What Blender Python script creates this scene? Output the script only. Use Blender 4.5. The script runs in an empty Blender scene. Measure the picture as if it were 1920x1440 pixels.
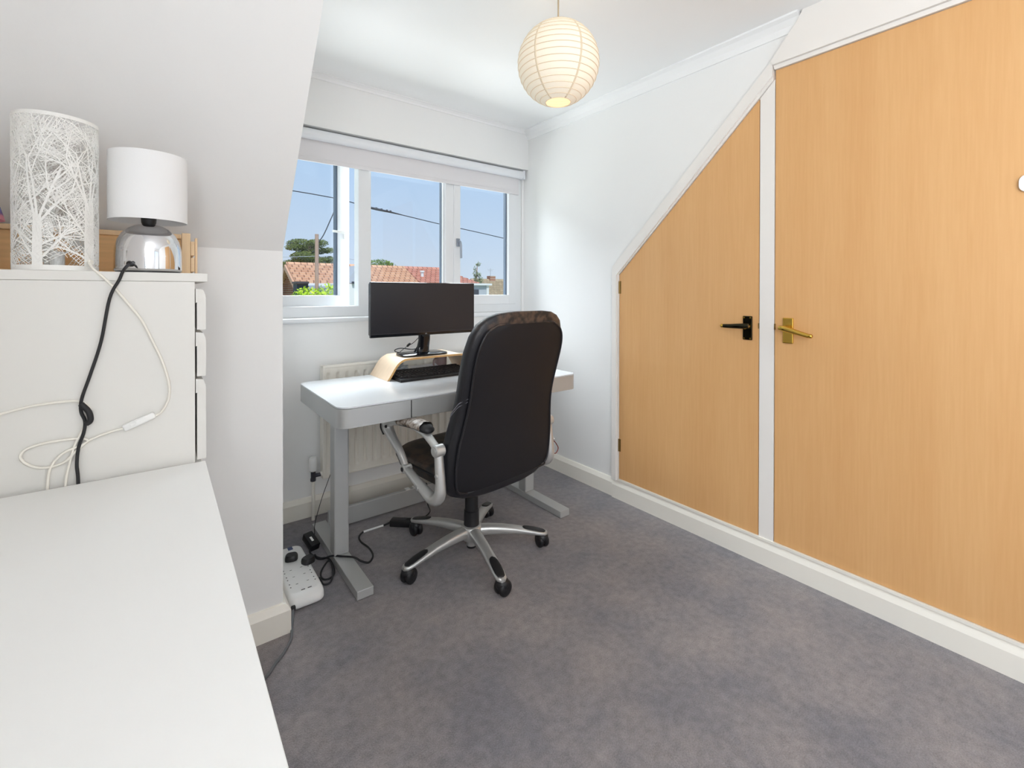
import bpy, bmesh, math, random
from math import sin, cos, pi, radians, sqrt, atan2
from mathutils import Vector, Matrix, noise

random.seed(7)
S = bpy.context.scene
COL = S.collection

# ------------------------------------------------------------------ camera
F, CYPX = 865.54, 551.24
YAW, PIT, ROL = radians(37.379), radians(-0.2777), radians(0.0794)
cd = bpy.data.cameras.new('camera'); cam = bpy.data.objects.new('camera', cd); COL.objects.link(cam)
fw = Vector((sin(YAW)*cos(PIT), cos(YAW)*cos(PIT), sin(PIT)))
rt = Vector((cos(YAW), -sin(YAW), 0)); up = rt.cross(fw)
r2 = cos(ROL)*rt + sin(ROL)*up; u2 = -sin(ROL)*rt + cos(ROL)*up
M = Matrix((r2, u2, -fw)).transposed().to_4x4(); M.translation = Vector((0, 0, 1.2))
cam.matrix_world = M
cd.sensor_fit = 'HORIZONTAL'; cd.sensor_width = 36.0
cd.lens = F*36.0/1920.0
cd.shift_y = -(720-CYPX)/1920.0
cd.clip_start = 0.02; cd.clip_end = 400
S.camera = cam

# ------------------------------------------------------------------ world, sun, large lights, exposure
S.view_settings.view_transform = 'Standard'; S.view_settings.look = 'None'
S.view_settings.gamma = 1.0; S.view_settings.use_curve_mapping = False
S.view_settings.exposure = 0.40
S.cycles.use_denoising = True
S.cycles.max_bounces = 12; S.cycles.diffuse_bounces = 6; S.cycles.transparent_max_bounces = 16
S.cycles.sample_clamp_indirect = 6.0

w = bpy.data.worlds.new('sky'); S.world = w; w.use_nodes = True
nt = w.node_tree; nt.nodes.clear()
out = nt.nodes.new('ShaderNodeOutputWorld'); bg = nt.nodes.new('ShaderNodeBackground')
tc = nt.nodes.new('ShaderNodeTexCoord'); sp = nt.nodes.new('ShaderNodeSeparateXYZ')
rp = nt.nodes.new('ShaderNodeValToRGB')
nt.links.new(tc.outputs['Generated'], sp.inputs[0]); nt.links.new(sp.outputs['Z'], rp.inputs[0])
nt.links.new(rp.outputs[0], bg.inputs[0]); nt.links.new(bg.outputs[0], out.inputs[0])
e = rp.color_ramp.elements
e[0].position = 0.0; e[0].color = (0.66, 0.76, 0.88, 1)
e[1].position = 0.32; e[1].color = (0.42, 0.62, 0.90, 1)
k = e.new(0.10); k.color = (0.57, 0.71, 0.90, 1)
bg.inputs[1].default_value = 0.77

def light(name, typ, loc, aim, energy, color, **kw):
    d = bpy.data.lights.new(name, typ); o = bpy.data.objects.new(name, d); COL.objects.link(o)
    o.location = loc
    o.rotation_euler = (Vector(aim)-Vector(loc)).to_track_quat('-Z', 'Y').to_euler()
    d.energy = energy; d.color = color
    for a, b in kw.items(): setattr(d, a, b)
    return o
light('sun', 'SUN', (5, -10, 30), (5+2.2, -10+7, 30-11), 2.7, (1, .97, .92), angle=radians(.6))
# added area lamp outside, boosting the daylight through the dormer window
light('window_daylight', 'AREA', (1.6, 5.0, 4.25), (1.2, 1.0, 0.7), 560, (.88, .95, 1.0),
      shape='RECTANGLE', size=4.4, size_y=2.2)
# added fill lamp outside the dormer window, aimed up to brighten the ceiling
light('upward_fill', 'AREA', (1.5, 4.7, -0.35), (1.25, 1.3, 2.36), 112, (.93, .97, 1.0),
      shape='RECTANGLE', size=3.4, size_y=1.4)
# added fill lamp behind the camera, set in the made-up rear window
light('rear_fill', 'AREA', (-.40, -1.0, 1.5), (2.1, -1.0, 1.92), 35, (.96, .98, 1.0),
      shape='RECTANGLE', size=1.0, size_y=1.1)
# added fill lamp behind the camera, in a doorway opened for it
light('doorway_fill', 'AREA', (1.5, -1.58, 1.1), (1.6, 2.6, .9), 2.5, (.97, .985, 1.0),
      shape='RECTANGLE', size=.8, size_y=1.9)

# ------------------------------------------------------------------ materials
def lin(c):
    return tuple(((x/255)/12.92 if x/255 <= .04045 else ((x/255+.055)/1.055)**2.4) for x in c)
def nodes(m): return m.node_tree.nodes, m.node_tree.links
def mat(name, rgb, rough=.5, metal=0, bump=0, bscale=200, spec=.5, var=0, vscale=3, stretch=(1, 1, 1), rgb2=None, detail=4, coat=0, trans=0):
    m = bpy.data.materials.new(name); m.use_nodes = True
    N, L = nodes(m); p = N['Principled BSDF']
    c = lin(rgb)
    p.inputs['Base Color'].default_value = (*c, 1); p.inputs['Roughness'].default_value = rough
    p.inputs['Metallic'].default_value = metal; p.inputs['Specular IOR Level'].default_value = spec
    if coat: p.inputs['Coat Weight'].default_value = coat
    if trans: p.inputs['Transmission Weight'].default_value = trans
    if bump or var or rgb2:
        t = N.new('ShaderNodeTexCoord'); mp = N.new('ShaderNodeMapping'); mp.inputs['Scale'].default_value = stretch
        L.new(t.outputs['Object'], mp.inputs[0])
    if var or rgb2:
        n = N.new('ShaderNodeTexNoise'); n.inputs['Scale'].default_value = vscale; n.inputs['Detail'].default_value = detail
        L.new(mp.outputs[0], n.inputs['Vector'])
        r = N.new('ShaderNodeValToRGB')
        if rgb2: a, b = c, lin(rgb2)
        else: a, b = tuple(x*(1-var) for x in c), tuple(min(1, x*(1+var)) for x in c)
        r.color_ramp.elements[0].position = .3; r.color_ramp.elements[1].position = .7
        r.color_ramp.elements[0].color = (*a, 1); r.color_ramp.elements[1].color = (*b, 1)
        L.new(n.outputs[0], r.inputs[0]); L.new(r.outputs[0], p.inputs['Base Color'])
    if bump:
        n2 = N.new('ShaderNodeTexNoise'); n2.inputs['Scale'].default_value = bscale; n2.inputs['Detail'].default_value = 3
        L.new(mp.outputs[0], n2.inputs['Vector'])
        b = N.new('ShaderNodeBump'); b.inputs['Strength'].default_value = bump; b.inputs['Distance'].default_value = .003
        L.new(n2.outputs[0], b.inputs['Height']); L.new(b.outputs[0], p.inputs['Normal'])
    return m

WALL = mat('wall_paint', (240, 240, 239), .85, bump=.06, bscale=90)
CEIL = mat('ceiling_paint', (243, 243, 243), .9, bump=.05, bscale=70)
TRIM = mat('trim_paint', (238, 234, 229), .45, bump=.03, bscale=60)
SKIRT = mat('skirting_paint', (240, 236, 226), .35)
UPVC = mat('white_upvc', (230, 232, 234), .35)
SPACER = mat('dark_spacer', (92, 104, 120), .6)
BLIND = mat('blind_fabric', (224, 222, 224), .8, bump=.15, bscale=600)
BLINDT = mat('blind_tube', (232, 234, 238), .5)
RADM = mat('radiator_enamel', (238, 234, 224), .35)
LAMWH = mat('white_laminate', (236, 236, 234), .45, bump=.02, bscale=300)
CHESTW = mat('dimmed_white_laminate', (222, 220, 215), .5)  # white laminate darkened to offset the strong light on the tall chest
GLASSTOP = mat('white_glass_top', (222, 225, 228), .15)
SILVER = mat('silver_paint', (188, 189, 188), .42, metal=.35)
SILVERC = mat('chair_silver', (200, 200, 198), .32, metal=.6)
BLKPL = mat('black_plastic', (26, 26, 29), .45, bump=.1, bscale=400)
BLKGL = mat('gloss_black', (14, 15, 20), .12)
SCREEN = mat('screen', (34, 33, 38), .35)
RUBBER = mat('cable_rubber', (24, 24, 28), .55)
GREYC = mat('grey_cable', (98, 100, 104), .55)
WHITEC = mat('white_cable', (236, 232, 222), .45)
WHITEPL = mat('white_plastic', (238, 238, 236), .35)
BLUESW = mat('blue_switch', (70, 84, 124), .4)
DARK = mat('dark_slot', (40, 38, 40), .7)
BRASS = mat('brass', (214, 178, 84), .22, metal=1)
BRASSD = mat('dull_brass', (150, 120, 70), .4, metal=1)
CHROME = mat('chrome', (226, 226, 228), .045, metal=1)
SHADE = mat('white_lampshade', (238, 238, 238), .8, bump=.1, bscale=500)
LATT = mat('white_lattice_metal', (240, 239, 235), .5)
CRATE = mat('pine', (226, 184, 130), .5, var=.10, vscale=6, stretch=(1, 6, 14))
CRATEP = mat('pine_post', (236, 204, 162), .5, var=.06, vscale=8, stretch=(10, 10, 1))
PLY = mat('stand_plywood', (233, 207, 178), .45, var=.05, vscale=5, stretch=(1.5, 14, 3))
PLYE = mat('stand_edge', (214, 170, 112), .5, var=.15, vscale=40, stretch=(1, 1, 6))
PAPERW = mat('white_paper', (226, 229, 234), .7)
PLASTIC = mat('grey_plastic_film', (186, 196, 204), .2)
MAUVE = mat('mauve_tone', (170, 148, 148), .4)
GREENY = mat('lime_plastic', (170, 180, 60), .5)
SEAM = mat('grey_thread', (120, 120, 128), .7)
PAPER = mat('lantern_paper', (246, 234, 214), .8)
N, L = nodes(PAPER); p = N['Principled BSDF']
p.inputs['Emission Color'].default_value = (1.0, .90, .78, 1); p.inputs['Emission Strength'].default_value = .13
RIB = mat('lantern_rib', (216, 200, 172), .7)
N, L = nodes(RIB); p = N['Principled BSDF']
p.inputs['Emission Color'].default_value = (.86, .77, .60, 1); p.inputs['Emission Strength'].default_value = .15

def door_wood():
    m = mat('beech_door', (222, 172, 116), .36, spec=.4); N, L = nodes(m); p = N['Principled BSDF']
    t = N.new('ShaderNodeTexCoord')
    def nz(sc, stretch, det):
        mp = N.new('ShaderNodeMapping'); mp.inputs['Scale'].default_value = stretch; L.new(t.outputs['Object'], mp.inputs[0])
        n = N.new('ShaderNodeTexNoise'); n.inputs['Scale'].default_value = sc; n.inputs['Detail'].default_value = det
        L.new(mp.outputs[0], n.inputs['Vector']); return n
    a = nz(1.0, (3, 9, .45), 4); b = nz(1.0, (3, 130, 6), 4)
    mx = N.new('ShaderNodeMix'); mx.inputs[0].default_value = .45
    L.new(a.outputs[0], mx.inputs[2]); L.new(b.outputs[0], mx.inputs[3])
    r = N.new('ShaderNodeValToRGB')
    r.color_ramp.elements[0].position = .25; r.color_ramp.elements[1].position = .75
    r.color_ramp.elements[0].color = (*lin((214, 162, 106)), 1); r.color_ramp.elements[1].color = (*lin((226, 179, 124)), 1)
    L.new(mx.outputs[0], r.inputs[0]); L.new(r.outputs[0], p.inputs['Base Color'])
    return m
BEECH = door_wood()

def carpet():
    m = mat('grey_carpet', (112, 110, 116), .95, spec=.1); N, L = nodes(m); p = N['Principled BSDF']
    t = N.new('ShaderNodeTexCoord')
    def nz(sc, det, rough=.5):
        n = N.new('ShaderNodeTexNoise'); n.inputs['Scale'].default_value = sc; n.inputs['Detail'].default_value = det
        n.inputs['Roughness'].default_value = rough
        L.new(t.outputs['Object'], n.inputs['Vector']); return n
    big = nz(3.2, 6, .62); fine = nz(260, 3); mid = nz(38, 4)
    r = N.new('ShaderNodeValToRGB')
    r.color_ramp.elements[0].position = .36; r.color_ramp.elements[1].position = .66
    r.color_ramp.elements[0].color = (*lin((124, 122, 128)), 1); r.color_ramp.elements[1].color = (*lin((150, 143, 143)), 1)
    L.new(big.outputs[0], r.inputs[0])
    r3 = N.new('ShaderNodeValToRGB'); r3.color_ramp.elements[0].position = .3; r3.color_ramp.elements[1].position = .7
    r3.color_ramp.elements[0].color = (.62, .62, .63, 1); r3.color_ramp.elements[1].color = (1.25, 1.24, 1.22, 1)
    add = N.new('ShaderNodeMix'); add.inputs[0].default_value = .45
    L.new(fine.outputs[0], add.inputs[2]); L.new(mid.outputs[0], add.inputs[3]); L.new(add.outputs[0], r3.inputs[0])
    mu = N.new('ShaderNodeMix'); mu.data_type = 'RGBA'; mu.blend_type = 'MULTIPLY'; mu.inputs[0].default_value = 1
    L.new(r.outputs[0], mu.inputs[6]); L.new(r3.outputs[0], mu.inputs[7]); L.new(mu.outputs[2], p.inputs['Base Color'])
    b = N.new('ShaderNodeBump'); b.inputs['Strength'].default_value = .9; b.inputs['Distance'].default_value = .006
    L.new(add.outputs[0], b.inputs['Height']); L.new(b.outputs[0], p.inputs['Normal'])
    p.inputs['Sheen Weight'].default_value = .25
    return m
CARPET = carpet()

def leather(name, base, worn, z0, z1, amt, sc):
    m = mat(name, base, .42, bump=.22, bscale=260); N, L = nodes(m); p = N['Principled BSDF']
    t = N.new('ShaderNodeTexCoord'); s = N.new('ShaderNodeSeparateXYZ'); L.new(t.outputs['Object'], s.inputs[0])
    mr = N.new('ShaderNodeMapRange'); mr.inputs[1].default_value = z0; mr.inputs[2].default_value = z1
    L.new(s.outputs['Z'], mr.inputs[0])
    n = N.new('ShaderNodeTexNoise'); n.inputs['Scale'].default_value = sc; n.inputs['Detail'].default_value = 6
    L.new(t.outputs['Object'], n.inputs['Vector'])
    r = N.new('ShaderNodeValToRGB'); r.color_ramp.elements[0].position = .42; r.color_ramp.elements[1].position = .6
    L.new(n.outputs[0], r.inputs[0])
    mu = N.new('ShaderNodeMath'); mu.operation = 'MULTIPLY'; L.new(mr.outputs[0], mu.inputs[0]); L.new(r.outputs[0], mu.inputs[1])
    m2 = N.new('ShaderNodeMath'); m2.operation = 'MULTIPLY'; L.new(mu.outputs[0], m2.inputs[0]); m2.inputs[1].default_value = amt
    mx = N.new('ShaderNodeMix'); mx.data_type = 'RGBA'
    mx.inputs[6].default_value = (*lin(base), 1); mx.inputs[7].default_value = (*lin(worn), 1)
    L.new(m2.outputs[0], mx.inputs[0]); L.new(mx.outputs[2], p.inputs['Base Color'])
    return m
LEATH = leather('black_leather', (25, 25, 30), (92, 74, 62), 1.03, 1.09, .9, 30)
LPANEL = mat('black_leather_panel', (20, 20, 25), .5, spec=.35, bump=.16, bscale=320)
LSEAT = leather('worn_seat_leather', (34, 31, 30), (72, 58, 48), .40, .46, .9, 22)
TAPE = leather('torn_tape', (176, 168, 160), (92, 72, 54), .0, .5, .95, 60)

def glass_mat():
    m = bpy.data.materials.new('window_glass'); m.use_nodes = True; N, L = nodes(m)
    N.remove(N['Principled BSDF']); o = N['Material Output']
    tr = N.new('ShaderNodeBsdfTransparent'); gl = N.new('ShaderNodeBsdfGlossy'); gl.inputs['Roughness'].default_value = 0.0
    tr.inputs[0].default_value = (.97, .98, .98, 1)
    mx = N.new('ShaderNodeMixShader'); mx.inputs[0].default_value = .03
    L.new(tr.outputs[0], mx.inputs[1]); L.new(gl.outputs[0], mx.inputs[2]); L.new(mx.outputs[0], o.inputs['Surface'])
    return m
GLASS = glass_mat()

def roof_mat(name, a, b, mortar, bw, rh, axes='XY', ms=.012):
    m = mat(name, a, .85); N, L = nodes(m); p = N['Principled BSDF']
    t = N.new('ShaderNodeTexCoord'); n = N.new('ShaderNodeTexBrick')
    n.inputs['Color1'].default_value = (*lin(a), 1); n.inputs['Color2'].default_value = (*lin(b), 1)
    n.inputs['Mortar'].default_value = (*lin(mortar), 1); n.inputs['Scale'].default_value = 1
    n.inputs['Brick Width'].default_value = bw; n.inputs['Row Height'].default_value = rh; n.inputs['Mortar Size'].default_value = ms
    n.offset = .5
    if axes == 'XY': L.new(t.outputs['Object'], n.inputs['Vector'])
    else:
        s = N.new('ShaderNodeSeparateXYZ'); c = N.new('ShaderNodeCombineXYZ'); L.new(t.outputs['Object'], s.inputs[0])
        L.new(s.outputs[axes[0]], c.inputs[0]); L.new(s.outputs[axes[1]], c.inputs[1]); L.new(c.outputs[0], n.inputs['Vector'])
    L.new(n.outputs[0], p.inputs['Base Color']); return m
TILEO = roof_mat('orange_tiles', (214, 172, 142), (196, 150, 122), (140, 102, 84), .21, .1857, ms=.018)
TILER = roof_mat('red_tiles', (200, 142, 124), (186, 126, 110), (132, 86, 74), .21, .1857, ms=.018)
TILEB = roof_mat('brown_tiles', (172, 154, 126), (152, 136, 110), (126, 112, 92), .24, .20, ms=.014)
BRICK = roof_mat('red_brick', (168, 92, 66), (142, 74, 52), (176, 150, 130), .22, .075, 'YZ')
EXTW = mat('white_render', (222, 224, 226), .85)
EXTG = mat('grey_cladding', (176, 182, 192), .7)
EXTD = mat('dark_gutter', (58, 62, 74), .6)
WOODP = mat('weathered_pole', (178, 150, 136), .85)
BARGE = mat('barge_board', (200, 160, 138), .7)
GRASS = mat('lawn', (110, 130, 70), .95, var=.2, vscale=.8)
def leafm(name, a, b):
    m = mat(name, a, .8); N, L = nodes(m); p = N['Principled BSDF']
    g = N.new('ShaderNodeNewGeometry'); mx = N.new('ShaderNodeMix'); mx.data_type = 'RGBA'
    mx.inputs[6].default_value = (*lin(a), 1); mx.inputs[7].default_value = (*lin(b), 1)
    L.new(g.outputs['Random Per Island'], mx.inputs[0]); L.new(mx.outputs[2], p.inputs['Base Color'])
    return m
LCED = leafm('cedar_needles', (66, 86, 44), (122, 134, 62))
LBUSH = leafm('lime_leaves', (150, 190, 30), (206, 226, 70))
LGRN = leafm('green_leaves', (72, 106, 44), (120, 146, 66))
LOLV = leafm('grey_green_leaves', (96, 116, 80), (140, 150, 110))

# ------------------------------------------------------------------ builders
def new(name, bm, m, parent=None, smooth=False, world=True, inv=None, sharp=None):
    me = bpy.data.meshes.new(name)
    bmesh.ops.recalc_face_normals(bm, faces=bm.faces[:])
    if parent is not None and world:
        bmesh.ops.transform(bm, matrix=PM[parent.name].inverted(), verts=bm.verts[:])
    bm.to_mesh(me); bm.free()
    o = bpy.data.objects.new(name, me); COL.objects.link(o)
    me.materials.append(m)
    if smooth:
        for f in me.polygons: f.use_smooth = True
        if sharp is not None: me.set_sharp_from_angle(angle=radians(sharp))
    if parent is not None: o.parent = parent
    PM[o.name] = PM[parent.name] if parent is not None else Matrix.Identity(4)
    return o
PM = {}
def thing(name, label, cat, loc=(0, 0, 0), rz=0, group=None, kind=None):
    o = bpy.data.objects.new(name, None); COL.objects.link(o)
    o.location = loc; o.rotation_euler = (0, 0, rz); o.empty_display_size = .05
    PM[o.name] = Matrix.Translation(loc) @ Matrix.Rotation(rz, 4, 'Z')
    tag(o, label, cat, group, kind); return o
def tag(o, label=None, cat=None, group=None, kind=None):
    if label: o['label'] = label
    if cat: o['category'] = cat
    if group: o['group'] = group
    if kind: o['kind'] = kind
    return o
def B(): return bmesh.new()
def box(bm, x0, x1, y0, y1, z0, z1, bev=0, seg=2):
    r = bmesh.ops.create_cube(bm, size=1, matrix=Matrix.Translation(((x0+x1)/2, (y0+y1)/2, (z0+z1)/2)) @
                              Matrix.Diagonal((abs(x1-x0), abs(y1-y0), abs(z1-z0), 1)))
    if bev:
        es = list({e for v in r['verts'] for e in v.link_edges})
        bmesh.ops.bevel(bm, geom=es, offset=bev, segments=seg, affect='EDGES', profile=.5)
    return bm
def obox(bm, c, size, rot, bev=0, seg=2):
    r = bmesh.ops.create_cube(bm, size=1, matrix=Matrix.Translation(c) @ rot.to_4x4() @ Matrix.Diagonal((*size, 1)))
    if bev:
        es = list({e for v in r['verts'] for e in v.link_edges})
        bmesh.ops.bevel(bm, geom=es, offset=bev, segments=seg, affect='EDGES', profile=.5)
    return bm
def rz(a): return Matrix.Rotation(a, 3, 'Z')
def prism(bm, pts, ax, a0, a1):
    """polygon pts (2-D) extruded along axis ax (0: pts=(y,z), 1: pts=(x,z), 2: pts=(x,y))"""
    def P(p, a):
        return (a, p[0], p[1]) if ax == 0 else (p[0], a, p[1]) if ax == 1 else (p[0], p[1], a)
    A = [bm.verts.new(P(p, a0)) for p in pts]; C = [bm.verts.new(P(p, a1)) for p in pts]
    bm.faces.new(A); bm.faces.new(C[::-1]); n = len(pts)
    for i in range(n): bm.faces.new((A[i], C[i], C[(i+1) % n], A[(i+1) % n]))
    return bm
def lathe(bm, prof, c=(0, 0, 0), n=40, close=False, axis=None):
    rings = []
    R = Matrix.Identity(3) if axis is None else Vector((0, 0, 1)).rotation_difference(Vector(axis)).to_matrix()
    for r, z in prof:
        if r < 1e-6: rings.append([bm.verts.new(R @ Vector((0, 0, z)) + Vector(c))])
        else: rings.append([bm.verts.new(R @ Vector((r*cos(2*pi*i/n), r*sin(2*pi*i/n), z)) + Vector(c)) for i in range(n)])
    for a, b in zip(rings, rings[1:]):
        for i in range(n):
            j = (i+1) % n
            if len(a) == 1 and len(b) == 1: continue
            if len(a) == 1: bm.faces.new((a[0], b[i], b[j]))
            elif len(b) == 1: bm.faces.new((a[i], b[0], a[j]))
            else: bm.faces.new((a[i], b[i], b[j], a[j]))
    if close:
        for rr in (rings[0], rings[-1]):
            if len(rr) > 1: bm.faces.new(rr)
    return bm
def cyl(bm, c, r, h, axis=(0, 0, 1), n=24, bev=0):
    b = min(bev, r*.5, h*.45)
    prof = [(0, 0), (r-b, 0), (r, b), (r, h-b), (r-b, h), (0, h)] if b else [(0, 0), (r, 0), (r, h), (0, h)]
    return lathe(bm, prof, c, n, axis=axis)
def cat(pts, k=8):
    P = [Vector(p) for p in pts]
    if len(P) < 3: return P
    P = [2*P[0]-P[1]] + P + [2*P[-1]-P[-2]]; o = []
    for i in range(1, len(P)-2):
        for s in range(k):
            t = s/k; a, b, c, d = P[i-1], P[i], P[i+1], P[i+2]
            o.append(.5*((2*b)+(c-a)*t+(2*a-5*b+4*c-d)*t*t+(3*b-3*c+d-a)*t**3))
    o.append(P[-2]); return o
def tube(bm, pts, r, n=8, k=6, smooth=True, rs=None, flat=None):
    P = cat(pts, k) if smooth else [Vector(p) for p in pts]
    m = len(P); up = Vector((.13, .27, .95)).normalized(); rings = []
    ref = None
    for i, p in enumerate(P):
        d = (P[min(i+1, m-1)]-P[max(i-1, 0)]).normalized()
        if ref is None: ref = up if abs(d.dot(up)) < .95 else Vector((1, 0, 0))
        if flat is not None: a = Vector(flat)
        else: a = ref
        a = (a-d*a.dot(d)).normalized(); ref = a; b = d.cross(a)
        t = i/(m-1)
        if rs: 
            q = t*(len(rs)-1); j = min(int(q), len(rs)-2); f_ = q-j; rr = rs[j]*(1-f_)+rs[j+1]*f_
        else: rr = r
        ra, rb = (rr if isinstance(rr, (int, float)) else rr), rr
        if isinstance(r, tuple): ra, rb = r[0]*(rr if rs else 1), r[1]*(rr if rs else 1)
        ring = []
        for q in range(n):
            an = 2*pi*q/n
            ring.append(bm.verts.new(p+a*cos(an)*ra+b*sin(an)*rb))
        rings.append(ring)
    for x, y in zip(rings, rings[1:]):
        for q in range(n): bm.faces.new((x[q], x[(q+1) % n], y[(q+1) % n], y[q]))
    bm.faces.new(rings[0][::-1]); bm.faces.new(rings[-1]); return bm
def sring(cx, cy, z, hx, hy, ex, n=36, tilt=0):
    o = []
    for i in range(n):
        a = 2*pi*i/n; c, s = cos(a), sin(a)
        x = math.copysign(abs(c)**(2/ex), c)*hx; y = math.copysign(abs(s)**(2/ex), s)*hy
        o.append(Vector((cx+x, cy+y, z+tilt*y)))
    return o
def loft(bm, rings, cap=True):
    R = [[bm.verts.new(p) for p in r] for r in rings]; n = len(R[0])
    for a, b in zip(R, R[1:]):
        for i in range(n): bm.faces.new((a[i], b[i], b[(i+1) % n], a[(i+1) % n]))
    if cap: bm.faces.new(R[0]); bm.faces.new(R[-1])
    return bm
def struct(name, bm, m, parent=None, **k):
    o = new(name, bm, m, parent, **k)
    if parent is None: o['kind'] = 'structure'
    return o

# ================================================================== room shell
XR, YB, ZC, XL, YF = 2.135, 2.62, 2.36, -.43, -1.6
XC, YK = .345, 1.780                       # dormer cheek, knee wall
bm = box(B(), XL-.1, XR+.1, YF-.1, 2.85, -.12, 0); struct('floor', bm, CARPET)
bm = box(B(), XL-.1, XR+.1, YF-.1, 2.95, ZC, ZC+.12); struct('ceiling', bm, CEIL)
# window wall: below, above (soffit proud), sides
bm = B(); box(bm, XC-.1, XR+.1, YB, 2.85, 0, 1.058); box(bm, XC-.1, XR+.1, 2.60, 2.85, 2.083, ZC)
box(bm, XC-.1, .385, 2.66, 2.85, 1.058, 2.083); box(bm, 2.117, XR+.1, 2.655, 2.85, 1.058, 2.083)
struct('wall_back', bm, WALL)
bm = box(B(), XR, XR+.1, YF-.1, 2.85, 0, ZC); struct('wall_right', bm, WALL)
# knee wall with the roof slope above it
zk = 1.307+1.2245*(1.808-YK); ys = 1.808-(ZC-1.307)/1.2245
bm = prism(B(), [(YK, 0), (YK+.12, 0), (YK+.12, zk+.1), (ys+.16, ZC), (ys, ZC), (YK, zk)], 0, XL, XC)
struct('wall_left_knee', bm, WALL)
bm = prism(B(), [(YK+.002, 0), (2.85, 0), (2.85, ZC), (ys+.003, ZC), (YK+.002, zk+.002)], 0, XC-.1, XC)
struct('wall_cheek', bm, WALL)
bm = B(); box(bm, XL-.1, XL, YF-.1, -1.55, 0, ZC); box(bm, XL-.1, XL, -.45, 2.0, 0, ZC)
box(bm, XL-.1, XL, -1.55, -.45, 0, .9); box(bm, XL-.1, XL, -1.55, -.45, 2.1, ZC); struct('wall_left', bm, WALL)
bm = B(); box(bm, XL-.1, 1.05, YF-.1, YF, 0, ZC); box(bm, 1.95, XR+.1, YF-.1, YF, 0, ZC); box(bm, 1.05, 1.95, YF-.1, YF, 2.08, ZC); struct('wall_front', bm, WALL)
bm = B(); box(bm, .985, 1.05, YF-.1, YF+.015, 0, 2.145); box(bm, 1.95, 2.015, YF-.1, YF+.015, 0, 2.145); box(bm, 1.05, 1.95, YF-.1, YF+.015, 2.08, 2.145); struct('trim_10', bm, TRIM)  # casing of the doorway added for the fill lamp

# skirtings: profile (depth, z)
SK = [(0, 0), (.022, 0), (.022, .080), (.009, .101), (0, .103)]
def skirt(name, ax, a0, a1, base, sgn, prof=SK):
    bm = B()
    prism(bm, [(base+sgn*d, z) for d, z in prof], ax, a0, a1)
    return struct(name, bm, SKIRT)
bm = prism(B(), [(YB-d, z) for d, z in SK], 0, XC, XR); struct('baseboard_back', bm, SKIRT)
bm = prism(B(), [(XR-d, z) for d, z in SK], 1, 1.79, YB-.022); struct('baseboard_right', bm, SKIRT)
SKW = [(0, 0), (.03, 0), (.03, .076), (.018, .104), (0, .106)]
bm = prism(B(), [(XR-d, z) for d, z in SKW], 1, -.9, 1.79); struct('baseboard_wardrobe', bm, SKIRT)
bm = B(); path = lambda d, z: [bm.verts.new(p_) for p_ in ((XL, YK-d, z), (XC+d, YK-d, z), (XC+d, YB-.022, z))]
rows = [path(d, z) for d, z in SK]
for a, b in zip(rows, rows[1:]+rows[:1]):
    for i in range(2): bm.faces.new((a[i], a[i+1], b[i+1], b[i]))
for i in (0, 2): bm.faces.new([r_[i] for r_ in rows])
struct('baseboard_left', bm, SKIRT)
# coving
CV = [(0, 0), (.055, 0), (.055, -.008), (.036, -.016), (.016, -.036), (.010, -.062), (0, -.062)]
bm = prism(B(), [(XR-d, ZC+z) for d, z in CV], 1, .80, 2.60); struct('trim_1', bm, CEIL)
bm = prism(B(), [(2.60-d*.6, ZC+z*.4) for d, z in CV], 0, XC, XR-.02); struct('trim_2', bm, CEIL)

# ================================================================== fitted wardrobe front on the right wall
XD = 2.118
def sl(y): return 1.30+.968*(1.747-y)      # lower edge of sloping opening
oy = lambda y: 1.348+.966*(1.787-y)        # outer edge of the sloping architrave
# architrave: left jamb and slope
bm = prism(B(), [(1.789, .106), (1.758, .106), (1.758, sl(1.758)+.008), (.905, sl(.905)+.020), (.905, 2.196), (.913, oy(.913)), (1.789, oy(1.789))], 0, 2.101, XR)
struct('trim_3', bm, TRIM)
bm = prism(B(), [(1.757, .106), (1.7495, .106), (1.7495, 1.300), (.905, sl(.905)+.002), (.905, sl(.905)+.019), (1.757, sl(1.757)+.007)], 0, 2.112, XR)
struct('trim_4', bm, TRIM)
bm = prism(B(), [(.9, .106), (.961, .106), (.961, sl(.961)-.004), (.9, sl(.9)-.001)], 0, XD-.001, XR); struct('trim_5', bm, TRIM)
# header over the tall door
bm = prism(B(), [(.904, 2.178), (.912, 2.194), (.806, 2.325), (.79, 2.352), (.786, ZC), (-.9, ZC), (-.9, 2.178)], 0, 2.097, XR)
struct('trim_6', bm, TRIM)
bm = prism(B(), [(.899, 2.159), (.903, 2.177), (-.9, 2.177), (-.9, 2.159)], 0, 2.108, XR); struct('trim_7', bm, TRIM)
bm = box(B(), 2.110, XR, -.9, 1.7495, .1055, .116); struct('trim_8', bm, SKIRT)
bm = box(B(), XD-.002, XR, -.9, .08, .116, 2.158); struct('trim_9', bm, TRIM)

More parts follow.
